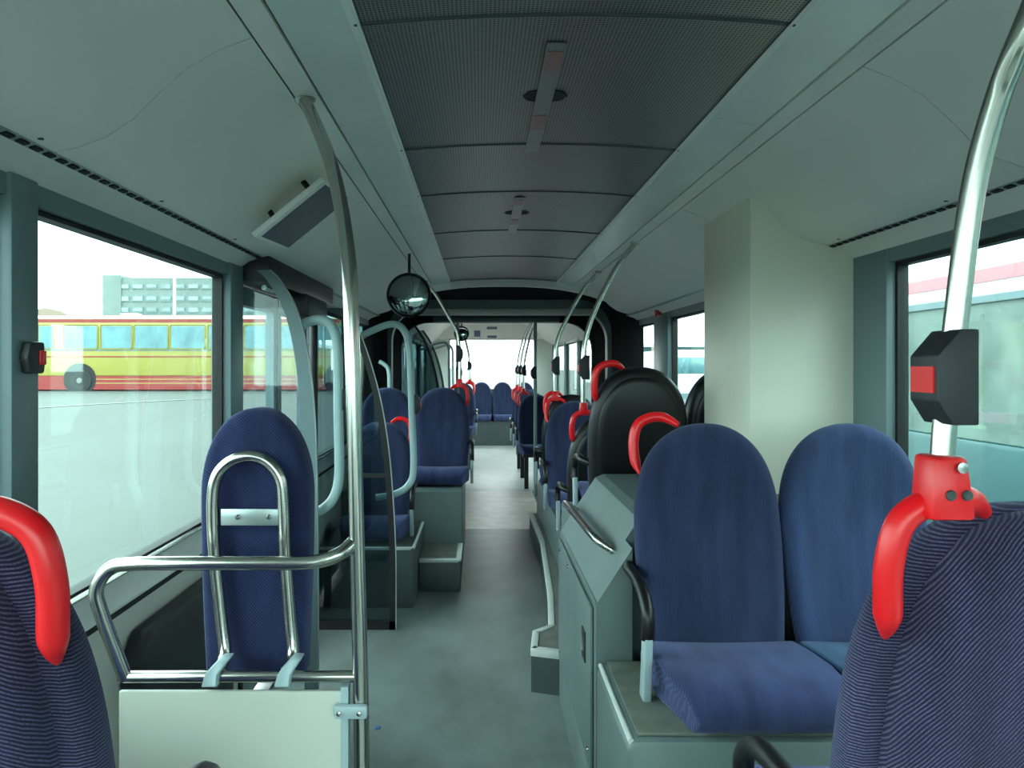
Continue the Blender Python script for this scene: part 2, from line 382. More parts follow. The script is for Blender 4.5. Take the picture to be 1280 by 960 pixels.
left_glass = [(Y0 + .15, -0.2), (-0.1, 1.515), (1.61, 2.85), (4.32, 5.5), (5.62, 6.62)]
right_glass = [(Y0 + .15, -0.3), (-0.2, 0.9), (1.0, 2.5), (3.34, 5.41), (5.85, 6.62)]
wall_left = wall(-1, 'wall_left', left_glass, [(Y0, 3.0), (4.22, YJ0)], False)
wall_right = wall(1, 'wall_right', right_glass, [(Y0, YJ0)], False)
rear_l = [(8.95, 9.05), (10.6, 12.2), (12.35, 13.6)]
rear_r = [(8.98, 10.4), (10.52, 12.0), (12.12, 13.6)]
def rear_wall(s, name, glazing, full):
    st = wall(s, name, glazing, full, True); return st
wall_left_rear = rear_wall(-1, 'wall_left_rear', [(10.35, 12.0), (12.1, 13.6)], [(8.8, 8.9), (10.25, Y1)])
wall_right_rear = rear_wall(1, 'wall_right_rear', rear_r, [(8.8, Y1)])

WN = [0]
def window(s, y0, y1, m='window_glass', z0=ZW0, z1=ZW1):
    WN[0] += 1; X = side(s); st = struct('window_%d' % WN[0])
    a, b = sorted((X + s * 0.03, X + s * 0.036))
    box('pane', M[m], a, b, y0 + .012, y1 - .012, z0 + .012, z1 - .012, st)
    f = MB(); c, d = sorted((X + s * 0.012, X + s * 0.05)); t = 0.014
    f.box(c, d, y0, y0 + t, z0, z1).box(c, d, y1 - t, y1, z0, z1).box(c, d, y0 + t, y1 - t, z0, z0 + t).box(c, d, y0 + t, y1 - t, z1 - t, z1)
    f.build('rubber_seal', M['seal'], st)
    return st
for g in left_glass: window(-1, *g)
for g in right_glass: window(1, *g)
for g in ((10.35, 12.0), (12.1, 13.6)): window(-1, *g)
for g in rear_r: window(1, *g)

# front end behind the camera: dashboard wall and windscreen; rear end with the back window
wf = struct('wall_front')
box('front_panel', M['plinth'], WL - .06, WR + .06, Y0 - .06, Y0, 0, 0.6, wf)
box('front_header', M['wall'], WL - .06, WR + .06, Y0 - .06, Y0, 2.12, 2.3, wf)
wd = struct('window_%d' % (WN[0] + 1)); box('windscreen', M['window_glass'], WL - .05, WR + .05, Y0 - .04, Y0 - .03, .6, 2.12, wd)
wr = struct('wall_rear')
RX0, RX1 = -0.60, 1.10
box('rear_lower_panel', M['wall'], WL - .06, WR + .06, Y1, Y1 + .06, 0, 1.02, wr)
box('rear_pillar', M['wall'], WL - .06, RX0, Y1, Y1 + .06, 1.02, 2.02, wr)
box('rear_pillar', M['wall'], RX1, WR + .06, Y1, Y1 + .06, 1.02, 2.02, wr)
box('rear_header', M['rear_cover'], WL - .06, WR + .06, Y1 - .12, Y1 + .06, 2.02, 2.36, wr)
wb = struct('window_%d' % (WN[0] + 2)); box('rear_pane', M['rear_glass'], RX0, RX1, Y1 + .03, Y1 + .036, 1.02, 2.02, wb)
f = MB(); f.box(RX0, RX1, Y1 + .02, Y1 + .05, 1.02, 1.04).box(RX0, RX1, Y1 + .02, Y1 + .05, 2.0, 2.02).box(RX0, RX0 + .02, Y1 + .02, Y1 + .05, 1.04, 2.0).box(RX1 - .02, RX1, Y1 + .02, Y1 + .05, 1.04, 2.0)
f.build('rubber_seal', M['seal'], wb)
for (px, py, w_, h_) in ((596.5, 417, .12, .12), (615, 410, .2, .05), (615, 421, .18, .05)):
    p = at(px, py, Y1 - .125); box('sticker', M['sticker'], p.x - w_ / 2, p.x + w_ / 2, Y1 - .124, Y1 - .12, p.z - h_ / 2, p.z + h_ / 2, wr)

# ------------------------------------------------------------------ ceiling: dark perforated panels, light covers, coves
ce = struct('ceiling')
def arch(d): return 2.262 - 0.022 * (d / 0.475) ** 2
JY = [Y0, -0.2, 0.75, 1.56, 2.47, 3.14, 4.04, 5.0, 6.3]
for a, b in zip(JY, JY[1:]):
    mb = MB(); n = 10; g = 0.004
    top = []
    for k in range(n + 1):
        d = -0.478 + 0.956 * k / n; top.append((cx(d), arch(d)))
    pts = [(x, a + g, z) for x, z in top] + [(x, a + g, z + 0.03) for x, z in reversed(top)]
    mb.prism(pts, (0, b - a - 2 * g, 0)); mb.build('perforated_panel', M['perf'], ce, smooth=True)
    # rolled metal lip at the joint
    MB().tube([(cx(-0.478 + 0.956 * k / n), b, arch(-0.478 + 0.956 * k / n) + 0.001) for k in range(n + 1)], 0.006, n=6, smooth=False).build('joint_strip', M['seam'], ce, smooth=True)
box('roof_backing', M['dark_gap'], cx(-0.9), cx(0.9), Y0, 6.4, 2.31, 2.33, ce)
# grab holes covered by tape
def grab_hole(y):
    mb = MB(); pts = [(-.062, 0), (-.05, .03), (-.02, .045), (.02, .045), (.05, .03), (.062, 0), (.05, -.03), (.02, -.045), (-.02, -.045), (-.05, -.03)]
    z = arch(-0.02) - 0.003
    mb.prism([(0.183 + a, y + b, z) for a, b in pts], (0, 0, 0.004)); mb.build('grab_hole', M['dark_gap'], ce)
    box('tape_strip', M['tape'], 0.158, 0.206, y - .34, y + .52, z - .0035, z - .001, ce)
    for (p, q) in ((-.30, -.19), (.14, .27)):
        box('red_tape', M['tape_red'], 0.163, 0.201, y + p, y + q, z - .0055, z - .0036, ce)
grab_hole(2.03); grab_hole(3.58)
CEJ = {1: [Y0, 0.1, 1.68, 3.20, 4.75, 6.35], -1: [Y0, 0.0, 1.53, 3.05, 4.6, 6.35]}
def loft(prof, s, y0, y1, th=0.012):
    """panel whose cross-section is the open polyline prof of (distance from centre, z)"""
    mb = MB(); pts = [(cx(s * d), y0, z) for d, z in prof]; n = len(prof)
    off = []
    for i in range(n):
        a = Vector(prof[max(i - 1, 0)]); b = Vector(prof[min(i + 1, n - 1)]); t = (b - a).normalized(); off.append((prof[i][0] - t.y * th, prof[i][1] + t.x * th))
    pts += [(cx(s * d), y0, z) for d, z in reversed(off)]
    mb.prism(pts, (0, y1 - y0, 0)); return mb
def ceiling_side(s):
    J = CEJ[s]
    for a, b in zip(J, J[1:]):
        loft(COVE, s, a + .002, b - .002).build('cove_panel', M['cove'], ce, smooth=True)
    L = [Y0, -0.1, 1.0, 2.13, 3.27, 4.4, 5.4, 6.35]
    for a, b in zip(L, L[1:]):
        loft([(.478, 2.238), (.55, 2.222), (.622, 2.208)], s, a + .001, b - .001).build('light_cover', M['light_cover'], ce, smooth=True)
        loft([(.468, 2.232), (.472, 2.238), (.486, 2.236)], s, a, b, .006).build('light_cover_lip', M['lip'], ce)
    loft([(.629, 2.206), (.66, 2.203), (.686, 2.199)], s, Y0, 6.35).build('hinge_strip', M['cove'], ce)
    loft([(.60, 2.24), (.72, 2.215)], s, Y0, 6.35).build('gap_backing', M['dark_gap'], ce)
    loft([(.45, 2.30), (.70, 2.262), (.84, 2.19), (.96, 2.08), (1.10, 1.99), (1.235, 1.93)], s, Y0, 6.5, .02).build('roof_shell', M['dark_gap'], ce)
    # strip below the vent down to the window frame
    loft([(1.132, 1.947), (1.17, 1.932), (1.205, 1.905)], s, Y0, 6.5).build('lower_cove', M['cove'], ce, smooth=True)
    vb = loft([(1.108, 1.952), (1.132, 1.946)], s, Y0, 6.5, .01).build('vent_strip', M['silver'], ce)
    me = None
    y = 0.9
    while y < 3.6:
        if me is None:
            o = MB().box(-.007, .007, -.0135, .0135, -.002, .002).build('vent_slot', M['dark_gap'], ce); me = o.data
        else:
            o = bpy.data.objects.new('vent_slot', me); COL.objects.link(o); o.parent = ce
        o.location = (cx(s * 1.120), y, 1.9475); o.rotation_euler = (0, s * 0.245, 0)
        y += 0.045
    # small screw plugs near the vent
    for yy in (1.45, 2.0, 2.6, 3.3):
        MB().lathe([(0.006, 0), (0.006, -.003), (0, -.004)], (cx(s * 1.09), yy, 1.9585), 'z', 10).build('screw_plug', M['seam'], ce)
ceiling_side(1); ceiling_side(-1)
# bulkhead arch where the front ceiling ends
ar = MB(); outer = []; inner = []
for k in range(25):
    t = -1 + 2 * k / 24; d = t * 1.2
    inner.append((cx(d), 6.34, 2.20 - 0.27 * abs(t) ** 2.6)); outer.append((cx(d), 6.34, 2.36))
ar.prism(inner + outer[::-1], (0, 0.06, 0)); ar.build('ceiling_end_arch', M['cove'], ce, smooth=True)
# rear section ceiling
box('rear_ceiling_panel', M['rear_cover'], cx(-.6), cx(.6), 9.0, Y1, 2.30, 2.33, ce)
for s in (1, -1):
    loft([(.6, 2.31), (.75, 2.27), (.9, 2.16), (1.0, 2.03), (1.21, 1.90)], s, 9.0, Y1).build('rear_cove_panel', M['rear_cover'], ce, smooth=True)

# the articulation joint: folded black bellows, two hoops
def hoop_profile(inset, n=9, rad=0.35, zin=None):
    x0, x1, z0, z1 = cx(-1.22) + inset, cx(1.22) - inset, -0.02, 2.28 - (inset if zin is None else zin)
    r = rad; pts = [(x0, z0), (x0, z1 - r)]
    for k in range(1, n + 1):
        a = math.pi - k / n * math.pi / 2; pts.append((x0 + r + r * math.cos(a), z1 - r + r * math.sin(a)))
    for k in range(0, n + 1):
        a = math.pi / 2 - k / n * math.pi / 2; pts.append((x1 - r + r * math.cos(a), z1 - r + r * math.sin(a)))
    pts.append((x1, z0)); return pts
def bellows(y0, y1, folds):
    mb = MB(); rows = []
    for i in range(folds * 2 + 1):
        y = y0 + (y1 - y0) * i / (folds * 2)
        rows.append([mb.bm.verts.new((x, y, z)) for x, z in hoop_profile(-.03 if i % 2 == 0 else 0.045, zin=0 if i % 2 == 0 else .09)])
    for a, b in zip(rows, rows[1:]):
        for k in range(len(a) - 1): mb.bm.faces.new((a[k], a[k + 1], b[k + 1], b[k]))
    return mb
be = struct('wall_bellows')
bellows(6.4, 7.62, 8).build('bellows_front_half', M['black_soft'], be)
bellows(7.72, 8.95, 8).build('bellows_rear_half', M['black_soft'], be)
def hoop(y, t, inset, w_, wz_):
    o = hoop_profile(inset, rad=.3); i = hoop_profile(inset + w_, rad=.34, zin=inset + wz_)
    mb = MB(); mb.prism([(x, y, z) for x, z in o] + [(x, y, z) for x, z in reversed(i)], (0, t, 0)); return mb
hoop(7.60, .14, .02, .06, .16).build('joint_hoop', M['plinth'], be, smooth=True)
hoop(8.85, .12, -.01, .05, .26).build('rear_section_hoop', M['black_soft'], be, smooth=True)
box('cross_beam', M['cove'], cx(-.95), cx(1.0), 7.58, 7.66, 2.03, 2.10, be, bev=.02)
box('cross_beam', M['plinth'], cx(-.75), cx(.72), 8.3, 8.4, 2.0, 2.07, be, bev=.02)

# column behind the double seat
cl = struct('trim_1')
col_pts = [(1.02, 0.55)] + [(1.02, 2.15)] + [(cx(d), z + .004) for d, z in COVE if cx(d) > 1.03] + [(WR, 1.94), (WR, 0.55)]
MB().prism([(x, 2.72, z) for x, z in col_pts], (0, .56, 0), bev=0.006).build('corner_housing', M['column'], cl, smooth=True)
exec_after = []

# ------------------------------------------------------------------ seats
SW = 0.225
def outline(n=46, hw=SW, h=0.66, top=0.46, p=2.75, q=2.15):
    """closed outline (x, z) of a backrest, z from 0 to h"""
    R = []
    for k in range(n + 1):
        t = k / n; z = h * (1 - (1 - t) ** 1.5) if t > 0.5 else h * (1 - (1 - t) ** 1.5)
        u = z / h
        if u < top: x = hw * (0.90 + 0.10 * math.sin(u / top * math.pi / 2))
        else: x = hw * max(0.0, 1 - ((u - top) / (1 - top)) ** p) ** (1 / q)
        R.append((x, z))
    pts = R[:-1] + [(0, h)] + [(-x, z) for x, z in reversed(R[:-1])]
    return pts
def inset_outline(pts, d, h):
    out = []; c = Vector((0, h * 0.5)); n = len(pts)
    for i, p in enumerate(pts):
        a = Vector(pts[i - 1]); b = Vector(pts[(i + 1) % n]); t = (b - a)
        t = t.normalized() if t.length > 1e-9 else Vector((1, 0))
        nn = Vector((-t.y, t.x)); 
        if i == 0 or i == n - 1: nn = Vector((-.7 if p[0] > 0 else .7, .7))
        out.append(tuple(Vector(p) + nn * d))
    return out
def slab(pts, h, layers, bend=None, z0=0.0, centre=None):
    """pillow-like solid from an outline: layers of (inset, y)"""
    mb = MB(); rings = []
    for d, y in layers:
        q = inset_outline(pts, d, h) if d else pts
        rings.append([mb.bm.verts.new((x, y + (bend(z) if bend else 0), z + z0)) for x, z in q])
    n = len(pts)
    for a, b in zip(rings, rings[1:]):
        for k in range(n): mb.bm.faces.new((a[k], a[(k + 1) % n], b[(k + 1) % n], b[k]))
    for ring, (d, y), sgn in ((rings[0], layers[0], -1), (rings[-1], layers[-1], 1)):
        # rows across the cap keep the bend smooth
        m = (n - 1) // 2
        for k in range(m):
            l0, l1 = ring[k], ring[k + 1]; r0, r1 = ring[n - 1 - k], ring[n - 2 - k]
            vs = [l0, l1, r1, r0]; u = []
            for v in vs:
                if v not in u: u.append(v)
            if len(u) >= 3:
                try: mb.bm.faces.new(u)
                except ValueError: pass
    return mb
def lean(z): return 0.10 * z + 0.035 * math.sin((z - 0.1) * 4.2)
BACK = outline()
def build_seat(name, label, cat, loc, rz, aisle, back='seat_blue', cushion='cushion_blue', shell='black', shell_name='back_shell', pedestal=0.0, ped_mat='plinth_dark', arm=True, handle=True, group=None, leg=False, pole=None, front='seat_blue', cushion_on=True, ribs=False, full=False):
    """seat facing -y in its own space; aisle = side (+1/-1 in x) that carries armrest and handle; z = 0 at the base of the cushion"""
    t = thing(name, label, cat, loc, rz, group)
    # backrest
    slab(BACK, 0.66, [(.075, -.040), (.045, -.046), (.03, -.044), (.013, -.034), (.003, -.018), (0, .0), (.004, .018), (.02, .028)], lean, z0=0.06).build('backrest', M[front if not ribs else 'rib_flat'], t, smooth=True, angle=60)
    hs = outline(hw=SW * (0.82 if ribs else 1.0 if full else .94), h=0.648 if ribs else .655 if full else .63)
    slab(hs, 0.648 if ribs else .655 if full else .63, [(.0, .024), (.0, .045), (.012, .062), (.03, .072), (.06, .078)], lean, z0=0.066 if ribs else .064).build(shell_name, M[shell], t, smooth=True, angle=60)
    if not ribs:
        hp_ = outline(hw=SW * .86, h=.585)
        slab(hp_, .585, [(.0, .066), (.0, .074), (.008, .083), (.03, .086)], lean, z0=.09).build('shell_panel', M['dark_plastic' if shell != 'black' else 'black'], t, smooth=True, angle=50)
    if cushion_on:
        # cushion: rounded waterfall front
        c = MB(); prof = [(0.0, .04), (-.06, .098), (-.16, .112), (-.28, .122), (-.36, .122), (-.41, .105), (-.432, .07), (-.428, .03), (-.40, .0), (-.2, -.005), (-.02, .0)]
        xs = [(-1, .035), (-.985, .012), (-.94, .002), (-.5, -.004), (0, -.006), (.5, -.004), (.94, .002), (.985, .012), (1, .035)]
        rows = []
        for u, inn in xs:
            x = u * SW * 0.99; cy, cz = -.215, .06
            rows.append([c.bm.verts.new((x * (1 - .17 * max(0, min(1, (-y - .30) / .135)) ** 2 - (.07 if z < .04 and y < -.3 else 0)), y + (cy - y) * inn * 2.2 if abs(u) > .9 else y, z + (cz - z) * inn * 8 if abs(u) > .9 else z + (inn if z > .09 else 0))) for y, z in prof])
        for a, b in zip(rows, rows[1:]):
            for k in range(len(prof)): c.bm.faces.new((a[k], a[(k + 1) % len(prof)], b[(k + 1) % len(prof)], b[k]))
        c.bm.faces.new(rows[0]); c.bm.faces.new(rows[-1][::-1])
        c.build('cushion', M[cushion], t, smooth=True, angle=50)
    if pedestal > 0:
        p = MB()
        if leg:
            p.box(-.16, -.11, -.3, -.25, -pedestal, -.004).box(.11, .16, -.3, -.25, -pedestal, -.004).box(-.18, .18, -.36, -.04, -.03, -.004)
            p.build('leg_frame', M['black'], t)
        else:
            p.box(-.19, .19, -.36, .05, -pedestal, -.004).build('pedestal', M[ped_mat], t)
    if arm:
        x = aisle * (SW + .022)
        MB().tube([(aisle * (SW - .02), .07, .27), (x, .04, .285), (x, -.06, .285), (x, -.16, .27), (x, -.215, .225), (x, -.215, .16)], .018, n=10, flat=1.0).build('armrest', M['black'], t, smooth=True)
        MB().prism([(x - .011, -.235, .165), (x - .011, -.19, .165), (x - .011, -.16, -.01), (x - .011, -.21, -.02)], (.022, 0, 0), bev=.004).build('armrest_bracket', M['post'], t, smooth=True)
    if handle:
        a = aisle; yb = .128
        MB().tube([(a * .19, .112, .552), (a * .203, .142, .592), (a * .207, .152, .655), (a * .193, .155, .708), (a * .155, .155, .732), (a * .11, .15, .733), (a * .072, .122, .712)], .016, n=12, radii=[.003, .0165, .0165, .0165, .0165, .016, .009]).build('grab_handle', M['red'], t, smooth=True)
    if pole:
        a = aisle
        s = MB(); s.prism([(a * .142 - .026, .128, .718), (a * .142 + .026, .128, .718), (a * .142 + .018, .134, .79), (a * .142 - .018, .134, .79)], (0, .048, 0), bev=.006)
        s.build('pole_clamp', M['red'], t, smooth=True)
    return t

# -- foreground seats, facing away from the camera
GF = None
seat_r = build_seat('passenger_seat', 'seat with diagonal ribbing on its back whose red handle holds the near right pole', 'seat', (0.70, 1.02, 0.605), math.pi, 1, shell='rib_diag', shell_name='back_cover', pedestal=.6, ribs=True)
seat_l = build_seat('passenger_seat', 'ribbed dark blue seat back with red handle in the lower left corner', 'seat', (-0.67, 0.93, 0.61), math.pi, -1, shell='rib_diag_b', shell_name='back_cover', pedestal=.61, ribs=True)

# -- double seat facing the camera
seat_d1 = build_seat('passenger_seat', 'blue front-facing seat with red handle and armrest beside the grey aisle cabinet', 'seat', (0.70, 2.16, 0.60), 0, -1, front='seat_blue')
seat_d2 = build_seat('passenger_seat', 'lighter blue seat with teal cushion in front of the cream corner housing', 'seat', (1.15, 2.16, 0.60), 0, -1, front='seat_worn', cushion='cushion_teal', arm=False, handle=False)
# -- black-backed seat behind the cabinet, facing away
seat_b1 = build_seat('passenger_seat', 'tall black-shelled seat back facing away just behind the grey aisle cabinet', 'seat', (0.725, 3.41, 0.775), math.pi, 1, full=True)
seat_b2 = build_seat('passenger_seat', 'black-shelled window seat half hidden by the cream corner housing', 'seat', (1.19, 3.52, 0.775), math.pi, 1, arm=False, handle=False, full=True)
seat_r3 = build_seat('passenger_seat', 'black-shelled seat with a red pole clamp, second behind the grey cabinet', 'seat', (0.73, 4.25, 0.50), math.pi, 1, pole=True, full=True)
seat_s1 = build_seat('passenger_seat', 'blue front-facing seat on the stepped right platform with a pole rising from its handle', 'seat', (0.70, 5.2, 0.52), 0, -1, pole=True)
seat_r5 = build_seat('passenger_seat', 'black-shelled seat back to back with the blue seat on the right platform', 'seat', (0.70, 5.62, 0.56), math.pi, 1, full=True)
# -- left side
seat_l1 = build_seat('passenger_seat', 'low blue seat on the grey plinth behind the smoked glass screen', 'seat', (-0.70, 4.98, 0.385), 0, 1)
seat_l2 = build_seat('passenger_seat', 'blue aisle seat on the high left plinth above the pale-edged step', 'seat', (-0.31, 5.82, 0.60), 0, 1, pole=True)
seat_l3 = build_seat('passenger_seat', 'blue window seat on the high left plinth, its head above the low seat', 'seat', (-0.76, 5.82, 0.60), 0, 1, arm=False, handle=False)
# -- rear section
row = build_seat('passenger_seat', 'blue seat on black legs, first row right of the aisle beyond the joint', 'seat', (0.70, 9.05, 0.42), 0, -1, pedestal=.42, leg=True, pole=True, group='seats along the right of the rear section')
for y, nm in ((9.9, 'second'), (10.75, 'third')):
    copy_thing(row, 'blue seat on black legs, %s row right of the aisle beyond the joint' % nm, (0.70, y, 0.42))
rowl = build_seat('passenger_seat', 'blue seat left of the aisle, first row beyond the rear door screens', 'seat', (-0.30, 10.75, 0.50), 0, 1, pedestal=.5, pole=True, group='seats along the left of the rear section')
copy_thing(rowl, 'blue seat left of the aisle, last row before the rear bench', (-0.30, 11.6, 0.50))
bench = build_seat('rear_bench_seat', 'dark blue rear bench seat, leftmost of the four under the back window', 'seat', (-0.375, 13.86, 0.46), 0, 1, arm=False, handle=False, group='rear bench seats')
for i, (x, nm) in enumerate(((0.03, 'second from the left of the four'), (0.435, 'third from the left of the four'), (0.85, 'rightmost of the four'))):
    copy_thing(bench, 'dark blue rear bench seat, %s under the back window' % nm, (x, 13.86, 0.46))
for b_ in [o for o in COL.objects if o.name.startswith('rear_bench_seat')]: b_.scale = (.885, 1, 1)
bp = thing('bench_plinth', 'dark green-grey plinth carrying the rear bench seats', 'plinth', (0.2, 13.6, 0))
box('front_panel', M['plinth_dark'], -1.2, 1.23, -.10, -.08, 0, .45, bp); box('top_panel', M['plinth_dark'], -1.2, 1.23, -.10, .42, .45, .455, bp)

# ------------------------------------------------------------------ poles with stop buttons
def stop_button(parent, x, y, z, s=1.0, dirx=-1, name='stop_button'):
    """black faceted bell-push box with a red button on the aisle side"""
    pts = [(.034, .072), (.006, .072), (-.028, .032), (-.028, -.036), (-.006, -.072), (.034, -.072)]
    o = MB().prism([(x - dirx * a * s, y - .036 * s, z + b * s) for a, b in pts], (0, .072 * s, 0), bev=.003 * s).build(name, M['dark_plastic'], parent, smooth=True)
    xb = x + dirx * .028 * s
    a, b = sorted((xb + dirx * .003 * s, xb - dirx * .004))
    box('red_button', M['red'], a, b, y - .028 * s, y + .028 * s, z - .024 * s, z + .016 * s, o)
    return o
def pole_thing(name, label, path, r=.0155, button=None, top=True, group=None, bside=-1, m='chrome', bs=1.0):
    p0 = path[0]
    t = thing(name, label, 'pole', (p0[0], p0[1], p0[2]), 0, group); o = Vector(p0)
    MB().tube([Vector(p) - o for p in path], r, n=14).build('tube', M[m], t, smooth=True)
    e = Vector(path[-1]) - o
    if top: MB().lathe([(.03, .012), (.03, -.004), (r, -.012)], e, 'z', 16).build('ceiling_flange', M['silver'], t, smooth=True)
    if button: stop_button(t, *(Vector(button) - o), bs, bside)
    return t
# near right pole clamped to the foreground seat
P = [at(1177, 590, .868), at(1181, 530, .868), at(1195, 400, .866), at(1216, 240, .85), at(1248, 120, .82), at(1290, 15, .78), Vector((.66, .73, 2.10)), Vector((.72, .70, 2.21))]
pr = pole_thing('grab_pole', 'thick steel pole curving up at the right edge with a large stop button box', P, .0134, at(1177, 471, .866), bside=-1, bs=.78)
pr_clamp = thing('pole_socket', 'bright red bolted casting joining the near right pole to the seat handle', 'clamp', at(1177, 634, .858))
pc = MB(); pc.prism([(-.027, -.024, -.012), (.027, -.024, -.012), (.019, -.02, .062), (-.019, -.02, .062)], (0, .046, 0), bev=.006); pc.build('casting', M['red'], pr_clamp, smooth=True)
for (a, b) in ((.009, .05),):
    MB().lathe([(.0065, 0), (.0065, -.004), (.003, -.0045)], (a, -.0215, b), 'y', 12).build('bolt', M['bolt'], pr_clamp, smooth=True)
for (a, b) in ((-.004, .018), (.015, .018)):
    MB().lathe([(.0065, 0), (.0055, -.002), (0, -.001)], (a, -.0235, b), 'y', 12).build('bolt_hole', M['seam'], pr_clamp, smooth=True)
# right poles of the seats further back
def seat_pole(label, x, y, z0, xt, zt, zb, s=-1, group=None):
    path = [(x, y, z0), (x, y, z0 + .22), (x - s * .02, y, z0 + .42), (x + (xt - x) * .32, y, z0 + (zt - z0) * .66), (x + (xt - x) * .66, y, z0 + (zt - z0) * .86), (xt, y, zt)]
    return pole_thing('grab_pole', label, path, .015, (x, y, zb), bside=s, group=group, bs=.95)
seat_pole('steel pole on the black-shelled seat, curving to the right light cover', .588, 4.10, 1.26, .885, 2.2, 1.49)
seat_pole('steel pole on the blue platform seat, second of the curved pair on the right', .558, 5.353, 1.27, .885, 2.2, 1.5)
for i, (y, nm) in enumerate(((9.203, 'nearest'), (10.053, 'middle'), (10.903, 'farthest'))):
    seat_pole('thin curved pole in the rear section right of the aisle, %s of three' % nm, .558, y, 1.18, .86, 2.29, 1.44, group='rear right poles')
seat_pole('curved steel pole on the high left plinth seat, passing beside the round mirror', -.168, 5.973, 1.35, -.46, 2.2, 1.6, s=1)
seat_pole('thin curved pole left of the aisle in the rear section, nearer of two', -.158, 10.903, 1.26, -.42, 2.29, 1.5, s=1, group='rear left poles')
seat_pole('thin curved pole left of the aisle in the rear section, farther of two', -.158, 11.753, 1.26, -.42, 2.29, 1.5, s=1, group='rear left poles')
pole_thing('grab_pole', 'straight grey pole at the joint, left of the aisle', [(-.26, 8.34, 0), (-.26, 8.34, 1.0), (-.26, 8.34, 2.03)], .02, (-.235, 8.3, 1.42), top=False, m='pale_tube', bside=1)
pole_thing('grab_pole', 'straight grey pole at the joint, right of the aisle', [(.64, 8.34, 0), (.64, 8.34, 1.0), (.64, 8.34, 2.03)], .02, (.615, 8.3, 1.42), top=False, m='pale_tube')

# ------------------------------------------------------------------ left guard rail with its pole
D = 1.52
gr = thing('guard_rail', 'steel guard rail with a tall curved pole and cream lower panel on the left', 'rail', (-.262, D, 0)); O = Vector((-.262, D, 0))
MB().tube([p - O for p in (Vector((at(453, 960, D).x, D, 0.0)), at(452, 930, D), at(446, 680, D), at(440, 420, D), at(434, 310, 1.56), at(414, 205, 1.70), at(380, 122, 1.9))], .0165, n=16).build('pole', M['chrome'], gr, smooth=True)
MB().lathe([(.03, .01), (.03, -.006), (.017, -.016)], at(380, 122, 1.9) - O, 'z', 16).build('ceiling_flange', M['silver'], gr, smooth=True)
r_ = D
MB().tube([p - O for p in (at(441, 678, r_), at(425, 692, r_ - .03), at(395, 702, r_ - .035), at(340, 704, r_ - .035), at(240, 704, r_ - .035), at(165, 705, r_ - .035), at(137, 711, r_ - .035), at(121, 735, r_ - .035), at(126, 765, r_ - .03), at(157, 848, r_))], .0145, n=14).build('upper_rail', M['chrome'], gr, smooth=True)
MB().tube([at(150, 846, r_) - O, at(445, 845, r_) - O], .0125, n=14, smooth=False).build('lower_rail', M['chrome'], gr, smooth=True)
a = at(150, 862, D) - O; b = at(432, 862, D) - O
box('cream_panel', M['cream'], a.x, b.x, -.008, .004, .08, a.z, gr, bev=.004, label='cream laminate panel')
for z in (.78, .3):
    q = box('panel_bracket', M['post'], -.042, .028, -.03, -.012, z - .014, z + .014, gr, bev=.006)
    for x in (-.03, .012):
        MB().lathe([(.005, 0), (.005, -.004), (.002, -.005)], (x, -.03, z), 'y', 10).build('bolt', M['bolt'], q, smooth=True)
box('edge_strip', M['post'], -.03, -.014, -.012, .012, .08, a.z + .01, gr)
# wheelchair backrest clamped on the lower rail
wb_ = thing('wheelchair_backrest', 'narrow dark blue upholstered backrest with a steel hoop, clamped to the guard rail', 'backrest', at(312, 838, 1.62)); O = wb_.location.copy()
pad = outline(n=40, hw=.122, h=.60, top=.66, p=2.2, q=2.0)
pt = slab(pad, .60, [(.02, -.010), (.006, -.004), (0, .006), (0, .06), (.008, .076), (.03, .084)], None, z0=-.01)
pt.build('pad', M['pad_fabric'], wb_, smooth=True, angle=60, loc=(at(318, 838, 1.62).x - O.x, .0, 0))
hp = [at(275, 838, 1.54), at(281, 815, 1.575), at(276, 770, 1.585), at(268, 690, 1.588), at(266, 625, 1.588), at(272, 594, 1.588), at(289, 576, 1.588), at(312, 570, 1.588), at(334, 577, 1.588), at(350, 598, 1.588), at(354, 630, 1.588), at(356, 690, 1.588), at(362, 770, 1.585), at(366, 815, 1.575), at(358, 838, 1.54)]
MB().tube([p - O for p in hp], .0135, n=14).build('hoop', M['chrome'], wb_, smooth=True)
p0 = at(276, 636, 1.585) - O; p1 = at(352, 657, 1.585) - O
bar = box('cross_plate', M['silver'], p0.x, p1.x, p0.y - .002, p0.y + .004, p1.z, p0.z, wb_, bev=.002)
for px in (297, 336):
    q = at(px, 646, 1.583) - O; MB().lathe([(.006, 0), (.006, -.003), (.003, -.006)], q, 'y', 10).build('screw', M['bolt'], bar, smooth=True)
for px in (267, 357):
    c = at(px, 844, D) - O; k = MB()
    k.prism([(c.x - .02, c.y - .02, c.z - .018), (c.x + .014, c.y - .02, c.z - .018), (c.x + .016, c.y - .019, c.z + .008), (c.x + .034, c.y - .0, c.z + .034), (c.x + .012, c.y - .0, c.z + .034), (c.x - .012, c.y - .019, c.z + .01)], (0, .036, 0), bev=.004)
    k.build('clamp', M['post'], wb_, smooth=True)

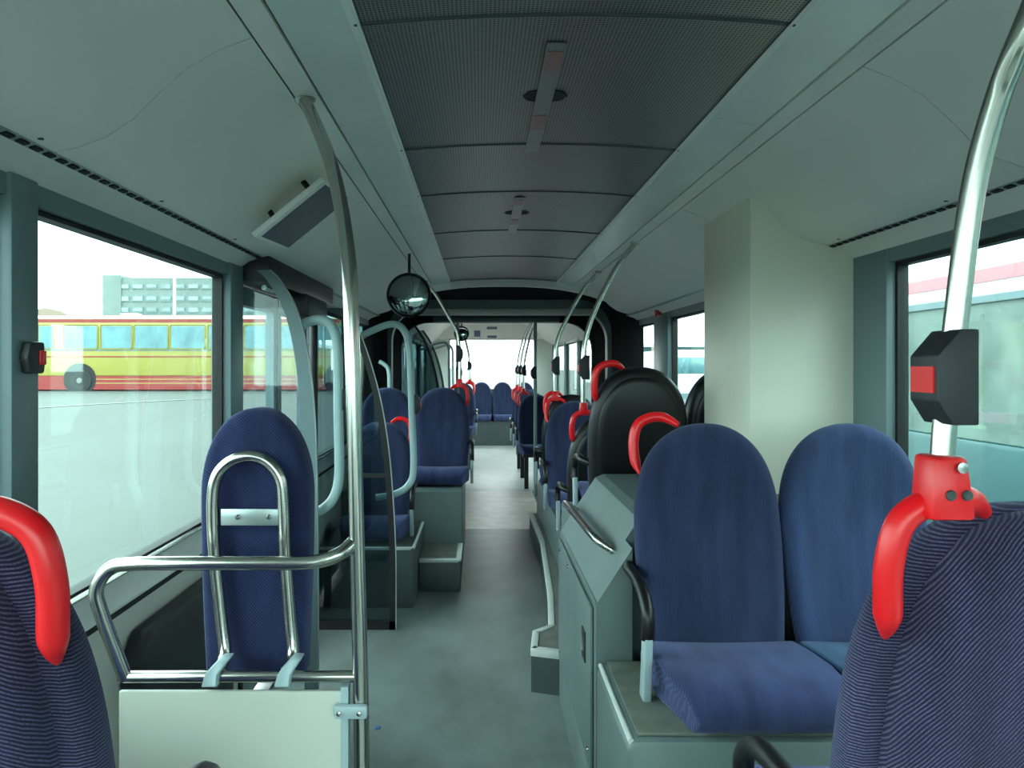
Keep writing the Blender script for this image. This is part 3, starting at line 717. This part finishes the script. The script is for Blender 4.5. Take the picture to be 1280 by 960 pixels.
# ------------------------------------------------------------------ door, screens, mirror, display
ST = -1
dr = struct('door_1')
def leaf(y0, y1):
    X = WL - .03; t = .055
    f = MB(); f.box(X - .02, X + .02, y0, y0 + t, .05, 1.84).box(X - .02, X + .02, y1 - t, y1, .05, 1.84).box(X - .02, X + .02, y0 + t, y1 - t, .05, .22).box(X - .02, X + .02, y0 + t, y1 - t, 1.76, 1.84)
    fo = f.build('leaf_frame', M['frame'], dr)
    box('leaf_pane', M['door_glass'], X - .004, X + .004, y0 + t, y1 - t, .22, 1.76, dr)
    MB().box(X - .024, X + .024, y1 - .012, y1 + .008, .05, 1.84).build('rubber_edge', M['seal'], fo)
leaf(3.03, 3.60); leaf(3.625, 4.2)
box('door_header', M['black'], WL - .06, WL + .13, 3.0, 4.3, 1.85, 1.96, dr, bev=.01)
MB().tube([(WL + .10, 3.92, .05), (WL + .10, 3.92, 1.86)], .022, n=12, smooth=False).build('pivot_post', M['black'], dr, smooth=True)
MB().tube([(WL + .09, 3.05, 1.83), (WL + .09, 3.85, 1.83)], .012, n=8, smooth=False).build('door_rod', M['chrome'], dr, smooth=True)
box('actuator', M['black'], WL + .02, WL + .17, 3.5, 3.95, 1.74, 1.85, dr, bev=.015)
box('door_threshold', M['nosing'], WL - .06, WL + .03, 3.0, 4.22, -.02, .006, dr)

def glass_screen(label, y, edge, zlow, gm, band, hoop_pts, r, bar=None, btn=None):
    """partition from the wall with a curved free edge given as (x, z) from top to bottom"""
    t = thing('partition_screen', label, 'partition', (WL, y, 0)); L0 = Vector((WL, y, 0))
    # smooth edge
    e = []
    pts = [Vector((x, z)) for x, z in edge]
    for i in range(len(pts) - 1):
        p0 = pts[max(i - 1, 0)]; p1 = pts[i]; p2 = pts[i + 1]; p3 = pts[min(i + 2, len(pts) - 1)]
        for k in range(5):
            u = k / 5; e.append(.5 * ((2 * p1) + (p2 - p0) * u + (2 * p0 - 5 * p1 + 4 * p2 - p3) * u * u + (3 * p1 - p0 - 3 * p2 + p3) * u ** 3))
    e.append(pts[-1])
    inner = [p + Vector((-band, 0)) for p in e]
    poly = [(p.x - WL, -.003, p.y) for p in inner] + [(.012, -.003, e[-1].y), (.012, -.003, e[0].y)]
    MB().prism(poly, (0, .006, 0)).build('pane', M[gm], t)
    MB().prism([(p.x - WL, -.014, p.y) for p in e] + [(p.x - WL, -.014, p.y) for p in reversed(inner)], (0, .028, 0)).build('edge_frame', M['black'] if gm == 'screen_glass' else M['frame'], t)
    MB().tube([(p.x - WL + .002, -.015, p.y) for p in e], .0035, n=6, smooth=False).build('edge_bead', M['silver'], t, smooth=True)
    box('wall_channel', M['seal'], -.004, .014, -.012, .012, zlow, e[0].y, t)
    box('bottom_rail', M['black'], .012, e[-1].x - WL, -.014, .014, zlow, zlow + .05, t)
    if bar: box('cross_bar', M['black'], bar[0] - WL, bar[1] - WL, -.016, -.004, bar[2] - .012, bar[2] + .012, t)
    MB().tube([Vector(p) - L0 for p in hoop_pts], r, n=12).build('grab_hoop', M['pale_tube'], t, smooth=True, label='pale painted grab hoop')
    if btn: stop_button(t, *(Vector(btn) - L0), .8, 1)
    return t
y = 3.0
edge1 = [(p.x, p.z) for p in (at(338, 338, y), at(352, 352, y), at(372, 388, y), at(385, 440, y), at(394, 520, y), at(397, 620, y), at(398, 760, y), at(398, 880, y))]
y = 3.05
glass_screen('clear glass door screen with a broad dark curved edge behind the wheelchair backrest', 3.0, edge1, edge1[-1][1], 'clear_screen', .055,
             [at(372, 412, y), at(384, 403, y), at(402, 400, y), at(416, 410, y), at(422, 440, y), at(423, 520, y), at(424, 590, y), at(418, 620, y), at(404, 636, y), at(392, 640, y)], .021, None, at(427, 498, 3.07))
y = 4.1
edge2 = [(p.x, p.z) for p in (at(437, 385, y), at(447, 408, y), at(462, 448, y), at(476, 500, y), at(486, 560, y), at(492, 630, y), at(495, 700, y), at(495, 786, y))]
y = 4.16
glass_screen('smoked glass door screen with a thin black curved frame reaching the floor', 4.1, edge2, 0.0, 'screen_glass', .035,
             [at(446, 424, y), at(466, 413, y), at(490, 405, y), at(505, 413, y), at(512, 440, y), at(515, 520, y), at(517, 585, y), at(511, 606, y), at(495, 617, y), at(470, 622, y)], .02, (at(450, 594, 4.1).x, at(484, 594, 4.1).x, at(450, 594, 4.1).z), at(521, 505, 4.18))
# rear door and its screens beyond the joint
d2 = struct('door_2')
for (p, q) in ((8.93, 9.55), (9.58, 10.2)):
    X = WL - .03; t = .055; f = MB()
    f.box(X - .02, X + .02, p, p + t, .05, 1.84).box(X - .02, X + .02, q - t, q, .05, 1.84).box(X - .02, X + .02, p + t, q - t, .05, .22).box(X - .02, X + .02, p + t, q - t, 1.76, 1.84)
    f.build('leaf_frame', M['frame'], d2); box('leaf_pane', M['door_glass'], X - .004, X + .004, p + t, q - t, .22, 1.76, d2)
box('door_header', M['wall'], WL - .06, WL + .05, 8.9, 10.25, 1.85, 1.96, d2)
for yy, nm in ((8.97, 'nearer'), (10.22, 'farther')):
    e = [(at(519, 405, 8.9).x, 2.0), (-.70, 1.85), (-.6, 1.62), (-.53, 1.35), (-.49, 1.05), (-.47, .6), (-.47, .05)]
    glass_screen('glass screen with black curved edge at the rear door, %s of two' % nm, yy, e, .05, 'screen_glass', .03,
                 [(-.75, yy + .06, 1.70), (-.5, yy + .06, 1.79), (-.4, yy + .06, 1.74), (-.39, yy + .06, 1.5), (-.39, yy + .06, .9), (-.45, yy + .06, .75), (-.6, yy + .06, .72)], .018)
# small grab rail before the joint
pole_thing('grab_rail', 'short pale bent grab rail on the left pillar before the joint', [at(474, 452, 6.5), at(481, 456, 6.5), at(486, 464, 6.5), at(487, 490, 6.5), at(487, 560, 6.5)], .02, top=False, m='pale_tube')

# convex mirrors
def convex_mirror(label, c, r, rod_top):
    t = thing('convex_mirror', label, 'mirror', c); c = Vector(c)
    n = 8; cap = [(r * .93 * math.sin(k / n * math.pi / 2 * .999), -.002 - .16 * r * (math.cos(k / n * math.pi / 2))) for k in range(n + 1)]
    MB().lathe(cap + [(r * .93, .004)], (0, 0, 0), 'y', 40).build('mirror_face', M['mirror'], t, smooth=True, angle=80)
    MB().lathe([(r * .925, .002), (r * .93, -.008), (r * .98, -.012), (r * 1.02, .0), (r * .98, .02), (r * .6, .05), (0, .055)], (0, 0, 0), 'y', 40, False).build('rim', M['black'], t, smooth=True)
    MB().tube([Vector((0, .03, r * .7)), Vector((0, .03, r + .03)), Vector(rod_top) - c], .009, n=10, smooth=False).build('rod', M['black'], t, smooth=True)
    return t
convex_mirror('round convex mirror in a black rim hanging above the second door screen', at(511, 369, 4.5), .138, (-.445, 4.53, 2.205))
convex_mirror('small convex mirror hanging far back at the rear door', at(577, 417, 9.6), .10, (-.245, 9.63, 2.31))

# display hanging from the left cove
A = at(318, 297, 2.35); B = at(406, 226, 2.35); Dd = at(358, 313, 2.62)
u = B - A; v = Dd - A; nrm = u.cross(v).normalized()
ds = thing('hanging_display', 'slim grey display flap hanging from the left cove beside the steel pole', 'display', A)
if nrm.z < 0: nrm = -nrm
MB().prism([(0, 0, 0), u, u + v, v], nrm * .02, bev=.004).build('casing', M['cove'], ds, smooth=True)
k = -nrm * .0025
MB().prism([u * .05 + v * .1 + k, u * .97 + v * .1 + k, u * .97 + v * .95 + k, u * .05 + v * .95 + k], nrm * .004).build('screen', M['screen'], ds)
MB().tube([u * .2 + v * .5 + nrm * .02, u * .25 + v * .5 + nrm * .16], .01, n=8, smooth=False).build('bracket', M['black'], ds)
MB().tube([u * .75 + v * .5 + nrm * .02, u * .75 + v * .5 + nrm * .16], .01, n=8, smooth=False).build('bracket', M['black'], ds)

# stop button on the near left pillar
sb = thing('pillar_stop_button', 'dark oval stop button with red side on the near left window pillar', 'button', (WL + .02, 1.565, at(35, 447, 1.565).z))
MB().prism([(0, -.02, -.035), (0, .03, -.035), (0, .035, .0), (0, .03, .035), (0, -.02, .035), (0, -.03, 0)], (.022, 0, 0), bev=.006).build('housing', M['dark_plastic'], sb, smooth=True)
box('red_button', M['red'], .018, .026, .008, .03, -.016, .016, sb, bev=.003)
eh = thing('emergency_hammer', 'small dark red emergency hammer box on the right window pillar beyond the cream housing', 'hammer', (WR - .02, 5.62, at(834, 386, 5.62).z))
MB().box(-.035, .0, -.05, .05, -.05, .04, .008).build('holder', M['bus_red'], eh, smooth=True)
MB().box(-.045, -.03, -.012, .012, -.06, .03, .004).build('hammer', M['red'], eh, smooth=True)
sc_ = MB().prism([(-.009, -.012, 0), (.008, -.014, 0), (.011, .01, 0), (-.006, .013, 0)], (0, 0, .003)).build('paper_scrap', M['teal_scrap'], None, loc=(-.424, 2.98, .0005))
sc_['label'] = 'tiny blue scrap lying on the bare aisle floor'; sc_['category'] = 'scrap'
# black padded box on the left wall below the window with a yellow strap
pb = thing('wall_pad', 'black padded board on the left wall behind the guard rail', 'pad', (WL, 2.0, 0))
MB().prism([(0, 0, .12), (0, .75, .12), (0, .75, .745), (0, .06, .745), (0, 0, .68)], (.07, 0, 0), bev=.02).build('board', M['dark_plastic'], pb, smooth=True)
yp = at(243, 738, 2.62)
ys = thing('yellow_strap', 'yellow strap end hanging on the left wall behind the blue backrest', 'strap', (WL + .0, 2.6, yp.z))
MB().prism([(0, 0, -.04), (0, .02, -.045), (0, .045, .0), (0, .03, .05), (0, .005, .04)], (.02, 0, 0), bev=.004).build('strap', M['yellow'], ys, smooth=True)

# ------------------------------------------------------------------ right side furniture
# cabinet
cb = thing('aisle_cabinet', 'grey-green cabinet with sloped shoulder and hatch on the right of the aisle', 'cabinet', (.36, 2.23, 0))
prof = [(0, 0), (0, .76), (.155, 1.0), (.19, 1.015), (1.06, 1.015), (1.06, 0)]
MB().prism([(0, 0, 0), (0, 0, .76), (.112, 0, .9334), (.112, 0, 0)], (0, .99, 0)).build('side_wall', M['plinth'], cb)
MB().prism([(.112, .11, 0), (.112, .11, .9334), (.155, .11, 1.0), (.19, .11, 1.015), (1.06, .11, 1.015), (1.06, .11, 0)], (0, .88, 0)).build('body', M['plinth'], cb)
MB().tube([(.003, .004, .76), (.003, .99, .76)], .006, n=8, smooth=False).build('corner_bead', M['plinth'], cb, smooth=True)
MB().prism([(-.012, .05, .21), (-.012, .96, .21), (-.012, .96, .735), (-.012, .05, .735)], (.011, 0, 0), bev=.004).build('hatch', M['plinth'], cb, smooth=True)
kl = MB().prism([(-.005, .0, .0), (-.005, .99, 0), (-.005, .99, .19), (-.005, 0, .19)], (.006, 0, 0), bev=.002).build('kick_panel', M['plinth'], cb, smooth=True)
lt = MB().prism([(-.016, .14, .52), (-.016, .21, .52), (-.016, .21, .62), (-.016, .14, .62)], (.006, 0, 0), bev=.002).build('latch', M['seal'], cb)
MB().prism([(-.02, .16, .555), (-.02, .195, .545), (-.02, .195, .60)], (.005, 0, 0)).build('latch_lever', M['silver'], lt)
for (yy, zz) in ((.9, .70), (.62, .705), (.9, .26), (.1, .26)):
    MB().lathe([(.008, 0), (.007, -.004), (0, -.005)], (-.012, yy, zz), 'x', 10).build('screw', M['bolt'], cb, smooth=True)
MB().tube([(.40 - .36 + .03, .93, .86), (.02, .92, .89), (.012, .86, .905), (.022, .5, .91), (.03, .22, .915), (.06, .16, .90), (.085, .15, .885)], .014, n=12).build('hand_rail', M['chrome'], cb, smooth=True)
# plinth under the double seat
pl = thing('seat_plinth', 'grey plinth with worn top under the double seat', 'plinth', (.36, 1.76, 0))
MB().prism([(0, 0, 0), (1.06, 0, 0), (1.06, 0, .58), (0.02, 0, .58), (0, 0, .56)], (0, .465, 0), bev=.008).build('body', M['plinth'], pl, smooth=True)
box('top_cover', M['vinyl_top'], .03, 1.05, .025, .46, .58, .590, pl, bev=.004)
MB().tube([(.012, .01, .575), (.012, .46, .575)], .008, n=8, smooth=False).build('edge_bead', M['nosing'], pl, smooth=True)
# step box and platform with pale nosing
stp = thing('step_platform', 'low stepped platform with pale edging along the right of the aisle', 'platform', (.36, 3.27, 0))
pts = [(-.125, .04), (.0, -.0), (1.06, 0), (1.06, 3.1), (.078, 3.1), (.09, 2.1), (.03, .86), (-.015, .34), (-.10, .26)]
MB().prism([(x, y, 0) for x, y in pts], (0, 0, .19)).build('riser', M['plinth_dark'], stp)
MB().prism([(x, y, .19) for x, y in pts], (0, 0, .006)).build('tread', M['vinyl_top'], stp)
ep = [(.0, .0), (-.125, .04), (-.10, .26), (-.015, .34), (.03, .86), (.09, 2.1), (.078, 3.1)]
nz = MB()
for (x0, y0), (x1, y1) in zip(ep, ep[1:]):
    d = Vector((x1 - x0, y1 - y0, 0)).normalized(); q = Vector((d.y, -d.x, 0)) * .03
    if q.x < 0: q = -q
    if (x0, y0) == (0.0, 0.0): q = Vector((0.012, .03, 0))
    a = Vector((x0, y0, 0)); b = Vector((x1, y1, 0))
    o_ = MB().prism([a + Vector((0, 0, .165)) - q * .1, b + Vector((0, 0, .165)) - q * .1, b + q + Vector((0, 0, .165)), a + q + Vector((0, 0, .165))], (0, 0, .036), bev=.003)
    o_.build('nosing', M['nosing'], stp, smooth=True)
p2 = thing('seat_plinth', 'tall grey plinth under the tall black-shelled seats', 'plinth', (.44, 3.27, 0))
MB().prism([(0, 0, .2), (.98, 0, .2), (.98, 0, .765), (.0, 0, .765)], (0, .62, 0), bev=.008).build('body', M['plinth'], p2, smooth=True)
p3 = thing('seat_plinth', 'grey plinth on the stepped platform under the back-to-back seats', 'plinth', (.50, 3.92, 0))
MB().prism([(0, 0, .2), (.92, 0, .2), (.92, 0, .49), (.0, 0, .49)], (0, 2.42, 0), bev=.01).build('body', M['plinth'], p3, smooth=True)

# ------------------------------------------------------------------ left plinths
q1 = thing('seat_plinth', 'dark grey plinth with pale edge under the low left seat', 'plinth', (WL, 4.45, 0))
MB().prism([(0, 0, 0), (.595, 0, 0), (.595, 0, .37), (0, 0, .37)], (0, .76, 0), bev=.01).build('body', M['plinth_dark'], q1, smooth=True)
MB().tube([(.0, .004, .368), (.57, .004, .368), (.592, .02, .368), (.592, .74, .368)], .011, n=8, smooth=False).build('pale_edging', M['nosing'], q1, smooth=True)
q2 = thing('step_block', 'dark step with broad pale nosing left of the aisle', 'step', (-.405, 4.77, 0))
MB().prism([(.0, 0, 0), (.275, 0, 0), (.275, 0, .205), (.0, 0, .205)], (0, .45, 0), bev=.008).build('riser', M['plinth_dark'], q2, smooth=True)
box('tread', M['vinyl_top'], .002, .25, .03, .45, .205, .212, q2)
MB().prism([(0, -.004, .195), (.26, -.004, .195), (.28, .02, .195), (.28, .45, .195), (.245, .45, .195), (.245, .04, .195), (0, .04, .195)], (0, 0, .02), bev=.003).build('nosing', M['nosing'], q2, smooth=True)
q3 = thing('seat_plinth', 'high grey plinth carrying the pair of blue seats on the left', 'plinth', (WL, 5.22, 0))
MB().prism([(0, 0, 0), (.875, 0, 0), (.875, 0, .585), (0, 0, .585)], (0, 1.15, 0), bev=.012).build('body', M['plinth'], q3, smooth=True)
# ------------------------------------------------------------------ outside: yard, buses, building
def ground_z(x, y):
    t = min(1, max(0, (y - 6) / 18)); u = min(1, max(0, (-x - 2.5) / 3)); t = t * t * (3 - 2 * t); u = u * u * (3 - 2 * u)
    return -0.35 + 0.88 * t * u
gb = MB(); xs = [-120, -60, -30, -20, -12, -8, -6.5, -5.5, -4.8, -4, -3.2, -2.5, 0, 5, 12, 30, 60, 120]; ysn = [-60, -20, 0, 3, 6, 8, 10, 12, 14, 16, 18, 20, 22, 24, 27, 30, 45, 70, 110, 180, 300]
gv = [[gb.bm.verts.new((x, y, ground_z(x, y))) for x in xs] for y in ysn]
for i in range(len(ysn) - 1):
    for j in range(len(xs) - 1): gb.bm.faces.new((gv[i][j], gv[i][j + 1], gv[i + 1][j + 1], gv[i + 1][j]))
gd = gb.build('ground', M['asphalt'], smooth=True, kind='structure', angle=80)
for (x0, y0, x1, y1, w_) in ((-9.0, 9.0, -2.0, 4.0, .12), (-16, 16, -8, 22, .15)):
    a = Vector((x0, y0, 0)); b = Vector((x1, y1, 0)); d = (b - a).normalized(); q = Vector((-d.y, d.x, 0)) * w_ / 2; lm = MB(); n = 12
    rows = []
    for k in range(n + 1):
        p = a + (b - a) * k / n; rows.append([lm.bm.verts.new(Vector((r.x, r.y, ground_z(r.x, r.y) + .012))) for r in (p - q, p + q)])
    for r0, r1 in zip(rows, rows[1:]): lm.bm.faces.new((r0[0], r0[1], r1[1], r1[0]))
    lm.build('road_marking', M['line_white'], gd)

def wheel(parent, x, y, z, r=.5, axis='y', s=1):
    t = MB().lathe([(r * .55, -.02 * s), (r * .95, -.02 * s), (r, .04 * s), (r, .25 * s), (r * .5, .26 * s)], (x, y, z), axis, 28).build('wheel', M['tyre'], parent, smooth=True)
    MB().lathe([(0, -.045 * s), (r * .2, -.045 * s), (r * .24, .0), (r * .5, .015 * s), (r * .56, -.025 * s), (r * .56, .05 * s)], (x, y, z), axis, 20).build('hub', M['hub'], t, smooth=True)
    return t
# yellow and red city bus across the yard, seen from its side
BY = 27.5
def yb(px, py): p = at(px, py, BY); return p.x, p.z
by = thing('city_bus', 'yellow city bus with red skirt parked across the yard', 'bus', (yb(20, 0)[0], BY, ground_z(-12, BY)))
OX, OZ = by.location.x, by.location.z
def rel(px, py): x, z = yb(px, py); return x - OX, z - OZ
x0, z0 = rel(8, 487); x1, z1 = rel(470, 398)
bz = rel(0, 470)[1]
MB().prism([(x0, 0, bz), (x1, 0, bz), (x1, 0, z1 - .05), (x1 - .1, 0, z1), (x0 + .25, 0, z1), (x0, 0, z1 - .25)], (0, 2.5, 0), bev=.05).build('body', M['yellow'], by, smooth=True)
MB().box(x0 - .01, x1 + .01, -.015, 2.5, z0, bz).build('red_skirt', M['bus_red'], by)
MB().box(x0 + .25, x1 - .1, -.012, 2.4, rel(0, 403)[1], rel(0, 399)[1]).build('roof_stripe', M['bus_red'], by)
MB().prism([(x0 + .3, .1, z1), (x1 - .2, .1, z1), (x1 - .4, .25, z1 + .12), (x0 + .6, .25, z1 + .12)], (0, 2.0, 0), bev=.03).build('roof', M['white_paint'], by, smooth=True)
for yy in (438, 446): 
    zz = rel(0, yy)[1]; MB().box(x0, x1, -.012, .0, zz - .02, zz + (.03 if yy == 446 else .055)).build('side_stripe', M['bus_red'] if yy == 446 else M['bld_dark'], by)
for zz in (474, 479): MB().box(rel(120, 0)[0], x1, -.02, -.014, rel(0, zz)[1] - .015, rel(0, zz)[1] + .015).build('skirt_stripe', M['yellow'], by)
for (a, b) in ((48, 68), (80, 123), (126, 166), (168, 211), (213, 257), (260, 302), (305, 347), (350, 392), (395, 437), (440, 466)):
    xa, zb = rel(a, 437); xb, zt = rel(b, 406)
    wnd = MB().box(xa, xb, -.03, .01, zb, zt, .06 if b - a > 24 else .05).build('window', M['yellow'], by, smooth=True)
    MB().box(xa + .05, xb - .05, -.04, -.028, zb + .05, zt - .05).build('pane', M['bus_glass'], wnd)
for px in (100, 425):
    xa, za = rel(px, 475)
    MB().lathe([(.62, -.022), (.62, .0), (.5, .01)], (xa, 0, za + .02), 'y', 28).build('wheel_arch', M['seal'], by)
    wheel(by, xa, -.03, za - .02, .48)
xa, za = rel(150, 395); MB().box(xa - .3, xa + .3, .6, 1.2, z1 + .1, z1 + .25, .04).build('roof_hatch', M['white_paint'], by, smooth=True)
# office block behind it
GY = 62.0
def gp(px, py): p = at(px, py, GY); return p.x, p.z
ob = thing('office_block', 'pale concrete office block with rows of windows behind the yellow bus', 'building', (gp(129, 0)[0], GY, -.3)); OX, OZ = ob.location.x, ob.location.z
zt = gp(0, 347)[1] - OZ; wd_ = gp(420, 0)[0] - OX
box('facade', M['concrete'], 0, wd_, 0, 12, -.1, zt, ob)
box('stair_tower', M['concrete'], 0.0, 1.6, -.15, 6, -.1, gp(0, 344)[1] - OZ, ob)
ppx = 17.4
for r, (ya, yb_) in enumerate(((355, 361.5), (370, 377), (384, 391))):
    za = gp(0, yb_)[1] - OZ; zc = gp(0, ya)[1] - OZ
    for c in range(14):
        xa = gp(148 + c * ppx, 0)[0] - OX; xb = gp(148 + c * ppx + 14, 0)[0] - OX
        wnd = MB().box(xa, xb, -.06, .02, za, zc).build('window', M['bld_dark'], ob)
        MB().box(xa + .08, xb - .08, -.09, -.055, za + .3 * random.random() * (zc - za) + .05, zc - .06).build('pane', M['bld_glass'], wnd)
lp = thing('lamp_post', 'thin white lamp post in front of the office block', 'lamp post', at(218, 398, 45) - Vector((0, 0, at(0, 398, 45).z + .35)))
MB().tube([(0, 0, 0), (0, 0, 7.6)], .09, n=8, smooth=False).build('mast', M['white_paint'], lp, smooth=True); MB().box(-.5, .1, -.12, .12, 7.55, 7.68).build('lamp_head', M['white_paint'], lp)
hs = thing('gable_house', 'brown-roofed building beyond the yellow bus at the window pillar', 'building', (at(56, 0, 60).x, 60, -.3))
MB().prism([(-3.2, 0, 5.2), (-1.4, 0, 6.4), (0, 0, 6.6), (1.4, 0, 6.3), (3.6, 0, 5.2)], (0, 8, 0)).build('roof', M['roof_brown'], hs); box('walls', M['concrete'], -3, 3.4, .1, 7.9, -.1, 5.2, hs)

# white bus parked close on the right
wbx = thing('city_bus', 'white bus with pink-red stripe parked close outside the right windows', 'bus', (3.2, -4.5, -.35))
OZ = -.35
def wz(z): return z - OZ
LB = 11.6
MB().box(0, 2.45, 0, LB, wz(1.93), wz(2.42), .05).build('roof_band', M['white_paint'], wbx, smooth=True)
MB().box(0, 2.45, 0, LB, wz(-.05), wz(1.02), .04).build('lower_body', M['teal'], wbx, smooth=True)
MB().box(-.006, .004, .2, LB - .1, wz(2.03), wz(2.115)).build('stripe', M['pink'], wbx)
MB().box(-.02, .03, .0, LB, wz(2.40), wz(2.43)).build('gutter', M['seam'], wbx)
MB().box(2.3, 2.36, .05, LB - .05, wz(1.0), wz(1.95)).build('far_side', M['bus_teal'], wbx)
MB().box(.03, 2.42, LB - .06, LB - .005, wz(1.0), wz(1.95)).build('end_wall', M['bus_teal'], wbx)
MB().box(.03, 2.42, .005, .06, wz(1.0), wz(1.95)).build('end_wall', M['bus_teal'], wbx)
for k in range(8):
    ya = .1 + k * 1.42
    MB().box(-.004, .05, ya, ya + .085, wz(1.02), wz(1.93)).build('window_post', M['frame'], wbx)
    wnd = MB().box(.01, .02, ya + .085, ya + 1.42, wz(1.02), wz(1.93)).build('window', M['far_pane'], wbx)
MB().box(-.004, .03, 0, LB, wz(1.90), wz(1.945)).build('window_gasket', M['frame'], wbx)
MB().box(.5, .56, 9.55, 10.1, wz(1.09), wz(1.16)).build('magenta_rail', M['pink_rail'], wbx)
MB().box(.49, .495, 9.75, 9.9, wz(1.03), wz(1.06)).build('yellow_label', M['yellow'], wbx)
MB().tube([(.7, 10.1, wz(1.0)), (.7, 10.1, wz(1.9))], .02, n=8, smooth=False).build('yellow_pole', M['yellow'], wbx)
for yy in (2.2, 8.3): wheel(wbx, .02, yy, wz(.12), .47, 'x', 1)
# vehicles and sheds far back on the right
vn = thing('delivery_van', 'pale van far back in the yard, seen past the cream housing', 'van', (7.6, 30, -.35))
MB().prism([(0, 0, .45), (2.2, 0, .45), (2.2, 0, 1.5), (2.1, 0, 2.5), (.1, 0, 2.5), (0, 0, 1.5)], (0, 5, 0), bev=.08).build('body', M['white_paint'], vn, smooth=True)
MB().box(.18, 2.02, -.03, .05, 1.5, 2.2, .05).build('rear_window', M['bus_glass'], vn, smooth=True)
MB().box(.1, 2.1, -.04, .02, .45, .7).build('bumper', M['bld_dark'], vn)
for xx in (.25, 1.75): MB().lathe([(.1, -.0), (.34, 0), (.36, .05), (.36, .22), (.1, .25)], (xx + .1, .9, .36), 'x', 20).build('wheel', M['tyre'], vn, smooth=True)
sh = thing('depot_shed', 'low pale green depot shed along the far side of the yard', 'building', (12, 60, -.35))
box('walls', M['teal'], 0, 9, 0, 8, -.05, 3.4, sh); MB().prism([(-.3, -.3, 3.4), (9.3, -.3, 3.4), (9.3, -.3, 3.7), (-.3, -.3, 3.7)], (0, 8.6, 0)).build('roof', M['white_paint'], sh)
for k in range(4): MB().box(.6 + k * 2.1, 2.2 + k * 2.1, -.05, .02, .3, 2.7).build('gate', M['bld_glass'], sh)
